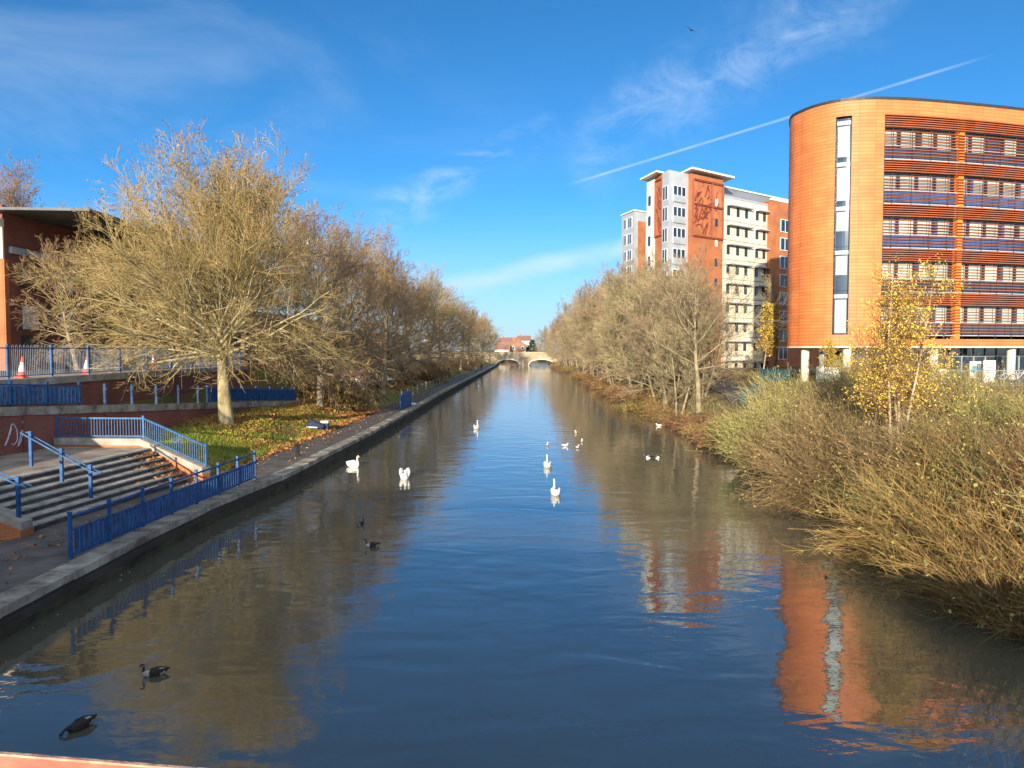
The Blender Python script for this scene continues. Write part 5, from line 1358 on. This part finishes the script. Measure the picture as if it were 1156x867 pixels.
def pick_litter(r):
    y = 31.5 + 34 * r.random() ** 1.1; s = r.uniform(2.6, 8.5); x = XL(y) - s
    g = math.sin(x * 0.9 + 1.0) * math.sin(y * 0.55) + 0.4 * math.sin(x * 2.3 - y * 1.1)
    near = math.exp(-((x + 14.5) ** 2 / 9 + (y - 36.5) ** 2 / 16)) + 0.8 * math.exp(-((x + 13.4) ** 2 / 3 + (y - 46) ** 2 / 9))      # the green patch
    if r.random() < near * 0.97 or r.random() > 0.66 + 0.5 * g: return None
    return x, y, z_left(x, y), 1.0 + 0.012 * (y - 30)
scatter('fallen_leaves', 42000, pick_litter, 0.095, MT['litter'], 2)
def pick_grass(r):
    y = 31.3 + 30 * r.random() ** 1.2; x = XL(y) - r.uniform(2.9, 8.8)
    near = math.exp(-((x + 14.5) ** 2 / 8 + (y - 36.5) ** 2 / 16)) + 0.7 * math.exp(-((x + 14) ** 2 / 4 + (y - 50) ** 2 / 20))
    if r.random() > 0.3 + near: return None
    return x, y, z_left(x, y), 1.0
scatter('grass', 46000, pick_grass, 0.15, MT['blade'], 3, True)
def pick_float(r):
    y = 8 + 60 * r.random() ** 1.5; x = XL(y) + abs(r.gauss(0, 0.8)) + 0.05
    return (x, y, WZ - 0.012, 0.9 + 0.01 * y) if x < XR(y) else None
scatter('floating_leaves', 160, pick_float, 0.03, MT['litter'], 21)
def pick_path(r):
    y = 16 + 75 * r.random() ** 1.2; x = XL(y) - 0.3 - 2.6 * r.random() ** 0.5
    return x, y, 0.802, 0.8
scatter('fallen_leaves', 900, pick_path, 0.065, MT['litter'], 22)
def pick_stepleaf(r):
    k = r.choice((0, 1, 2, 3, 4, 5)); a = slen(k) - abs(r.gauss(0, 0.7)) - 0.1
    q = S0 + SU * a - SN * (RUN * (k + r.random())); return q.x, q.y, Z0 + RISE * (k + 1) + 0.005, 0.9
scatter('fallen_leaves', 420, pick_stepleaf, 0.08, MT['litter'], 6)
def pick_bank(r):
    y = 13 + 75 * r.random() ** 1.3; x = XR(y) + 0.2 + 16 * r.random() ** 1.5
    if y > 42 and 14.9 + (y - 42) * 0.12 - 0.3 < x < 18 + (y - 42) * 0.12: return None
    return x, y, z_right(x, y), 1 + (y - 13) * 0.01
scatter('bank_grass', 16000, pick_bank, 0.17, MT['bladedry'], 4, True)
def pick_tuft(r):
    y = 20.8 - 5 * r.random(); x = -14.3 - 2 * r.random(); return x, y, z_left(x, y), 1
scatter('grass', 1500, pick_tuft, 0.13, MT['blade'], 9, True)

# ------------------------------------------------------------------ birds
def bird(name, label, cat, group, loc, heading, sc, body, mats, bmats, wings=None, bill=None, cheek=None, k=12):
    root = thing(name, (0, 0, 0), label, cat, group)
    mb = MB(); mb.loft(body, k, bmats); mb.build('body', mats, root, smooth=True)
    if wings:
        for s in (-1, 1):
            w = MB()
            w.loft([((x, s * y, z), a, b) for x, y, z, a, b in wings[0]], 8); w.build('wing', wings[1], root, smooth=True)
    if bill:
        b = MB(); b.loft(bill[0], 8); b.build('bill', bill[1], root, smooth=True)
    if cheek:
        for s in (-1, 1):
            c = MB(); c.loft([((x, s * y, z), a, b) for x, y, z, a, b in cheek[0]], 8); c.build('cheek_patch', cheek[1], root, smooth=True)
    root.location = loc; root.rotation_euler = (0, 0, heading); root.scale = (sc,) * 3
    return root
SWB = [((-.62, 0, .22), .02, .015), ((-.5, 0, .17), .11, .06), ((-.3, 0, .13), .2, .15), ((-.05, 0, .11), .245, .19), ((.16, 0, .10), .21, .18), ((.3, 0, .13), .14, .16), ((.385, 0, .24), .075, .08), ((.375, 0, .37), .052, .052), ((.335, 0, .49), .043, .043), ((.335, 0, .60), .04, .04), ((.37, 0, .68), .046, .048), ((.425, 0, .70), .05, .05), ((.475, 0, .685), .034, .035)]
SWW = [(.16, .17, .16, .03, .05), (.02, .2, .23, .06, .12), (-.2, .17, .27, .07, .14), (-.42, .10, .26, .05, .09), (-.62, .05, .25, .02, .03)]
SBill = [((.47, 0, .685), .03, .03), ((.53, 0, .665), .024, .02), ((.59, 0, .65), .02, .01)]
SWT = SWB[:6] + [((.39, 0, .22), .08, .09), ((.40, 0, .33), .055, .055), ((.34, 0, .43), .045, .045), ((.24, 0, .46), .043, .043), ((.15, 0, .44), .048, .05), ((.10, 0, .40), .05, .05), ((.07, 0, .35), .034, .035)]
BUSK = [(.16, .17, .16, .03, .06), (.05, .22, .30, .07, .17), (-.18, .2, .36, .09, .2), (-.42, .12, .36, .06, .13), (-.6, .06, .32, .02, .04)]
def on_water(px, py): q = at(px, py, WZ); return (q.x, q.y, WZ - 0.015)
SW = 'white swans on the river'
bird('swan', 'white swan side on with upright neck, close to the river wall', 'swan', SW, on_water(399, 527), R(-35), 0.82, SWB, [MT['feather']], None, (SWW, MT['feather']), (SBill, MT['orangebill']))
bird('swan', 'round white swan with tucked head and raised wings, right of the wall swan', 'swan', SW, on_water(457, 540), R(-80), 0.88, SWT, [MT['feather']], None, (BUSK, MT['feather']))
bird('swan', 'distant white swan by the edge of the tree reflection', 'swan', SW, on_water(538, 484), R(80), 0.85, SWB, [MT['feather']], None, (SWW, MT['feather']), (SBill, MT['orangebill']))
bird('swan', 'nearest white swan in the middle of the river seen from behind', 'swan', SW, on_water(627, 558), R(97), 0.8, SWB, [MT['feather']], None, (SWW, MT['feather']), (SBill, MT['orangebill']))
bird('swan', 'white swan just ahead of the nearest midstream swan', 'swan', SW, on_water(618, 527), R(92), 0.8, SWB, [MT['feather']], None, (SWW, MT['feather']), (SBill, MT['orangebill']))
GUB = [((-.2, 0, .12), .01, .01), ((-.14, 0, .10), .04, .03), ((-.04, 0, .08), .075, .06), ((.05, 0, .075), .07, .06), ((.11, 0, .10), .04, .045), ((.125, 0, .15), .03, .03), ((.15, 0, .175), .032, .032), ((.18, 0, .17), .02, .02)]
GUW = [(.06, .06, .09, .01, .02), (-.02, .062, .11, .02, .035), (-.13, .03, .12, .015, .02), (-.24, .01, .125, .005, .006)]
GBill = [((.175, 0, .168), .012, .012), ((.225, 0, .155), .004, .004)]
for i, (px, py, h, lb) in enumerate(((618, 503, 80, 'small gull straight beyond the two midstream swans'), (638, 504, 10, 'small gull swimming sideways, nearest of the gulls to the swans'), (650, 489, 100, 'furthest small gull of the group of white gulls'), (657, 499, 85, 'rightmost small gull of the group of white gulls'), (652, 506, 60, 'lowest small gull of the group, between two others'))):
    bird('gull', lb, 'gull', 'small white gulls on the river', on_water(px, py), R(h), 1.1, GUB, [MT['feather']], None, (GUW, MT['gullgrey']), (GBill, MT['orangebill']), k=10)
# geese: 0 brown, 1 black, 2 pale
GOB = [((-.50, 0, .20), .015, .012), ((-.42, 0, .17), .07, .035), ((-.34, 0, .15), .12, .08), ((-.18, 0, .11), .17, .13), ((.0, 0, .10), .185, .145), ((.16, 0, .10), .155, .135), ((.27, 0, .14), .095, .11), ((.325, 0, .22), .055, .06), ((.325, 0, .30), .038, .038), ((.315, 0, .38), .034, .034), ((.335, 0, .435), .042, .045), ((.375, 0, .445), .042, .042), ((.41, 0, .435), .026, .028)]
GOM = [1, 1, 2, 0, 0, 0, 2, 1, 1, 1, 1, 1]
GOM = [1, 1, 2, 0, 0, 2, 2, 1, 1, 1, 1, 1]
GOW = [(.16, .12, .13, .02, .06), (.0, .15, .16, .04, .085), (-.2, .13, .18, .045, .08), (-.38, .06, .19, .025, .04), (-.5, .03, .19, .01, .012)]
GOBill = [((.405, 0, .435), .022, .022), ((.45, 0, .42), .018, .012), ((.475, 0, .415), .012, .006)]
GCH = [(.315, .026, .41, .008, .012), (.335, .036, .42, .012, .03), (.355, .036, .425, .008, .012)]
gm = [MT['goosebrown'], MT['gooseblack'], MT['goosepale']]
def goose(px, py, h, sc, lb, body=GOB): bird('goose', lb, 'goose', 'dark geese on the river', on_water(px, py), R(h), sc, body, gm, GOM, (GOW, MT['goosebrown']), (GOBill, MT['gooseblack']), (GCH, MT['goosepale']))
goose(174, 762, 207, 0.52, 'dark goose with pale breast heading for the river wall, upper of the near pair')
GOD = GOB[:6] + [((.27, 0, .13), .095, .10), ((.34, 0, .17), .055, .06), ((.40, 0, .17), .038, .038), ((.45, 0, .14), .034, .034), ((.49, 0, .11), .042, .042), ((.53, 0, .08), .04, .04), ((.56, 0, .05), .026, .026)]
bird('goose', 'dark goose dipping its head at the water, lowest bird near the salmon rail', 'goose', 'dark geese on the river', on_water(90, 822), R(243), 0.56, GOD, gm, [1, 1, 2, 0, 0, 0, 1, 1, 1, 1, 1, 1], (GOW, MT['goosebrown']))
goose(420, 617, 200, 0.52, 'black and white goose in midwater trailing a small wake')
bird('goose', 'small dark goose with white stern just above the wake-trailing one', 'goose', 'dark geese on the river', on_water(407, 592), R(60), 0.42, GOB, gm, [2, 2, 2, 0, 0, 0, 1, 1, 1, 1, 1, 1], (GOW, MT['gooseblack']), (GOBill, MT['gooseblack']))
DUB = [((-.24, 0, .11), .012, .01), ((-.17, 0, .09), .06, .04), ((-.05, 0, .07), .10, .08), ((.07, 0, .07), .09, .08), ((.15, 0, .10), .05, .06), ((.175, 0, .16), .034, .034), ((.2, 0, .20), .042, .042), ((.24, 0, .19), .026, .026)]
DBill = [((.235, 0, .188), .022, .014), ((.3, 0, .17), .018, .006)]
DUW = [(.08, .07, .085, .015, .035), (-.03, .085, .1, .02, .05), (-.16, .04, .11, .015, .025)]
dm = [MT['gooseblack'], MT['feather']]
for px, py, h, lb in ((732.5, 517, 185, 'black and white duck, left one of the tiny pair near the bank'), (741, 517.5, 0, 'black and white duck, right one of the tiny pair near the bank')):
    bird('duck', lb, 'duck', 'ducks by the far bank', on_water(px, py), R(h), 0.95, DUB, dm, [0, 0, 1, 1, 0, 0, 0], (DUW, MT['gooseblack']), (DBill, MT['gullgrey']), k=10)
bird('duck', 'white duck resting at the foot of the bracken bank', 'duck', 'ducks by the far bank', on_water(744, 481), R(180), 1.0, DUB, dm, [1] * 7, (DUW, MT['feather']), (DBill, MT['orangebill']), k=10)
q = at(467, 457, 0.80)
bird('duck', 'white duck standing on the towpath edge by the blue guard rail', 'duck', None, (q.x, q.y, 0.80), R(190), 1.2, DUB, dm, [1] * 7, (DUW, MT['feather']), (DBill, MT['orangebill']), k=10)
bird('duck', 'pale duck far off along the river wall', 'duck', 'ducks by the far bank', on_water(540.5, 437), R(90), 1.7, DUB, dm, [1] * 7, (DUW, MT['goosebrown']), (DBill, MT['orangebill']), k=10)
# a crow in flight
q = atd(780, 34, 60); cr = thing('crow', (0, 0, 0), 'black bird flying high in the blue sky', 'bird')
mb = MB(); mb.loft([((-.28, 0, 0), .05, .01), ((-.16, 0, 0), .04, .03), ((0, 0, 0), .06, .055), ((.12, 0, 0.01), .05, .05), ((.18, 0, .02), .035, .035), ((.25, 0, .015), .008, .008)], 8); mb.build('body', MT['gooseblack'], cr, smooth=True)
for s in (-1, 1):
    w = MB(); P = [(.10, s * .04, .02), (.12, s * .2, .10), (.05, s * .42, .02), (-.08, s * .40, .01), (-.06, s * .2, .08), (-.1, s * .04, .02)]
    w.v = [(x, y, z + .006) for x, y, z in P] + [(x, y, z - .006) for x, y, z in P]
    w.face((0, 1, 4, 5)); w.face((1, 2, 3, 4)); w.face((11, 10, 7, 6)); w.face((10, 9, 8, 7))
    for i in range(6): j = (i + 1) % 6; w.face((i, j, j + 6, i + 6))
    w.build('wing', MT['gooseblack'], cr)
cr.location = q; cr.rotation_euler = (R(35), 0, R(60))

# ------------------------------------------------------------------ people far along the towpath
def person(loc, rz, label, coat, stride):
    root = thing('person', (0, 0, 0), label, 'person')
    V = [(0, 0, .93), (0, 0, 1.15), (0, 0, 1.40), (0, 0, 1.52), (.02, 0, 1.62), (.02, 0, 1.74),
         (0, .10, .88), (stride, .10, .48), (stride * 1.2 - .1, .10, .08), (stride * 1.2 + .08, .10, .04),
         (0, -.10, .88), (-stride, -.10, .48), (-stride * 1.6, -.10, .10), (-stride * 1.6 + .17, -.10, .04),
         (0, .19, 1.40), (-.06, .25, 1.12), (.06, .25, .88), (0, -.19, 1.40), (.08, -.25, 1.12), (.2, -.24, .9)]
    E = [(0, 1), (1, 2), (2, 3), (3, 4), (4, 5), (0, 6), (6, 7), (7, 8), (8, 9), (0, 10), (10, 11), (11, 12), (12, 13), (2, 14), (14, 15), (15, 16), (2, 17), (17, 18), (18, 19)]
    RD = [.14, .13, .15, .055, .09, .08, .09, .065, .045, .035, .09, .065, .045, .035, .06, .045, .035, .06, .045, .035]
    me = bpy.data.meshes.new('body'); me.from_pydata(V, E, []); o = bpy.data.objects.new('body', me); COL.objects.link(o); o.parent = root
    m = o.modifiers.new('skin', 'SKIN'); me.skin_vertices.new() if not me.skin_vertices else None
    for i, v in enumerate(me.skin_vertices[0].data): v.radius = (RD[i], RD[i]); v.use_root = (i == 0)
    o.modifiers.new('sub', 'SUBSURF').render_levels = 1
    me.materials.append(MT['cloth'])
    c = MB(); c.tube([(0, 0, .8), (0, 0, 1.0), (0, 0, 1.25), (0, 0, 1.42), (0, 0, 1.49)], [.20, .19, .20, .19, .08], 12); c.build('coat', coat, root, smooth=True)
    h = MB(); h.tube([(0, 0, 1.69), (0.0, 0, 1.76), (0, 0, 1.83)], [.108, .10, .04], 10); h.build('hair', MT['hair'], root, smooth=True)
    f = MB(); f.tube([(.07, 0, 1.60), (.09, 0, 1.66), (.085, 0, 1.71)], [.05, .07, .05], 10); f.build('face', MT['skin'], root, smooth=True)
    root.location = loc; root.rotation_euler = (0, 0, rz)
for px, py, c, st_, rz, lb in ((540.5, 421.5, MT['clothpale'], .14, R(-95), 'person in a pale coat walking far along the towpath'), (547.5, 418.5, MT['cloth'], .1, R(85), 'person in a dark coat far along the towpath near the bridge')):
    q = at(px, py, 0.8); person((min(q.x, XL(q.y) - 0.7), q.y, 0.8), rz, lb, c, st_)
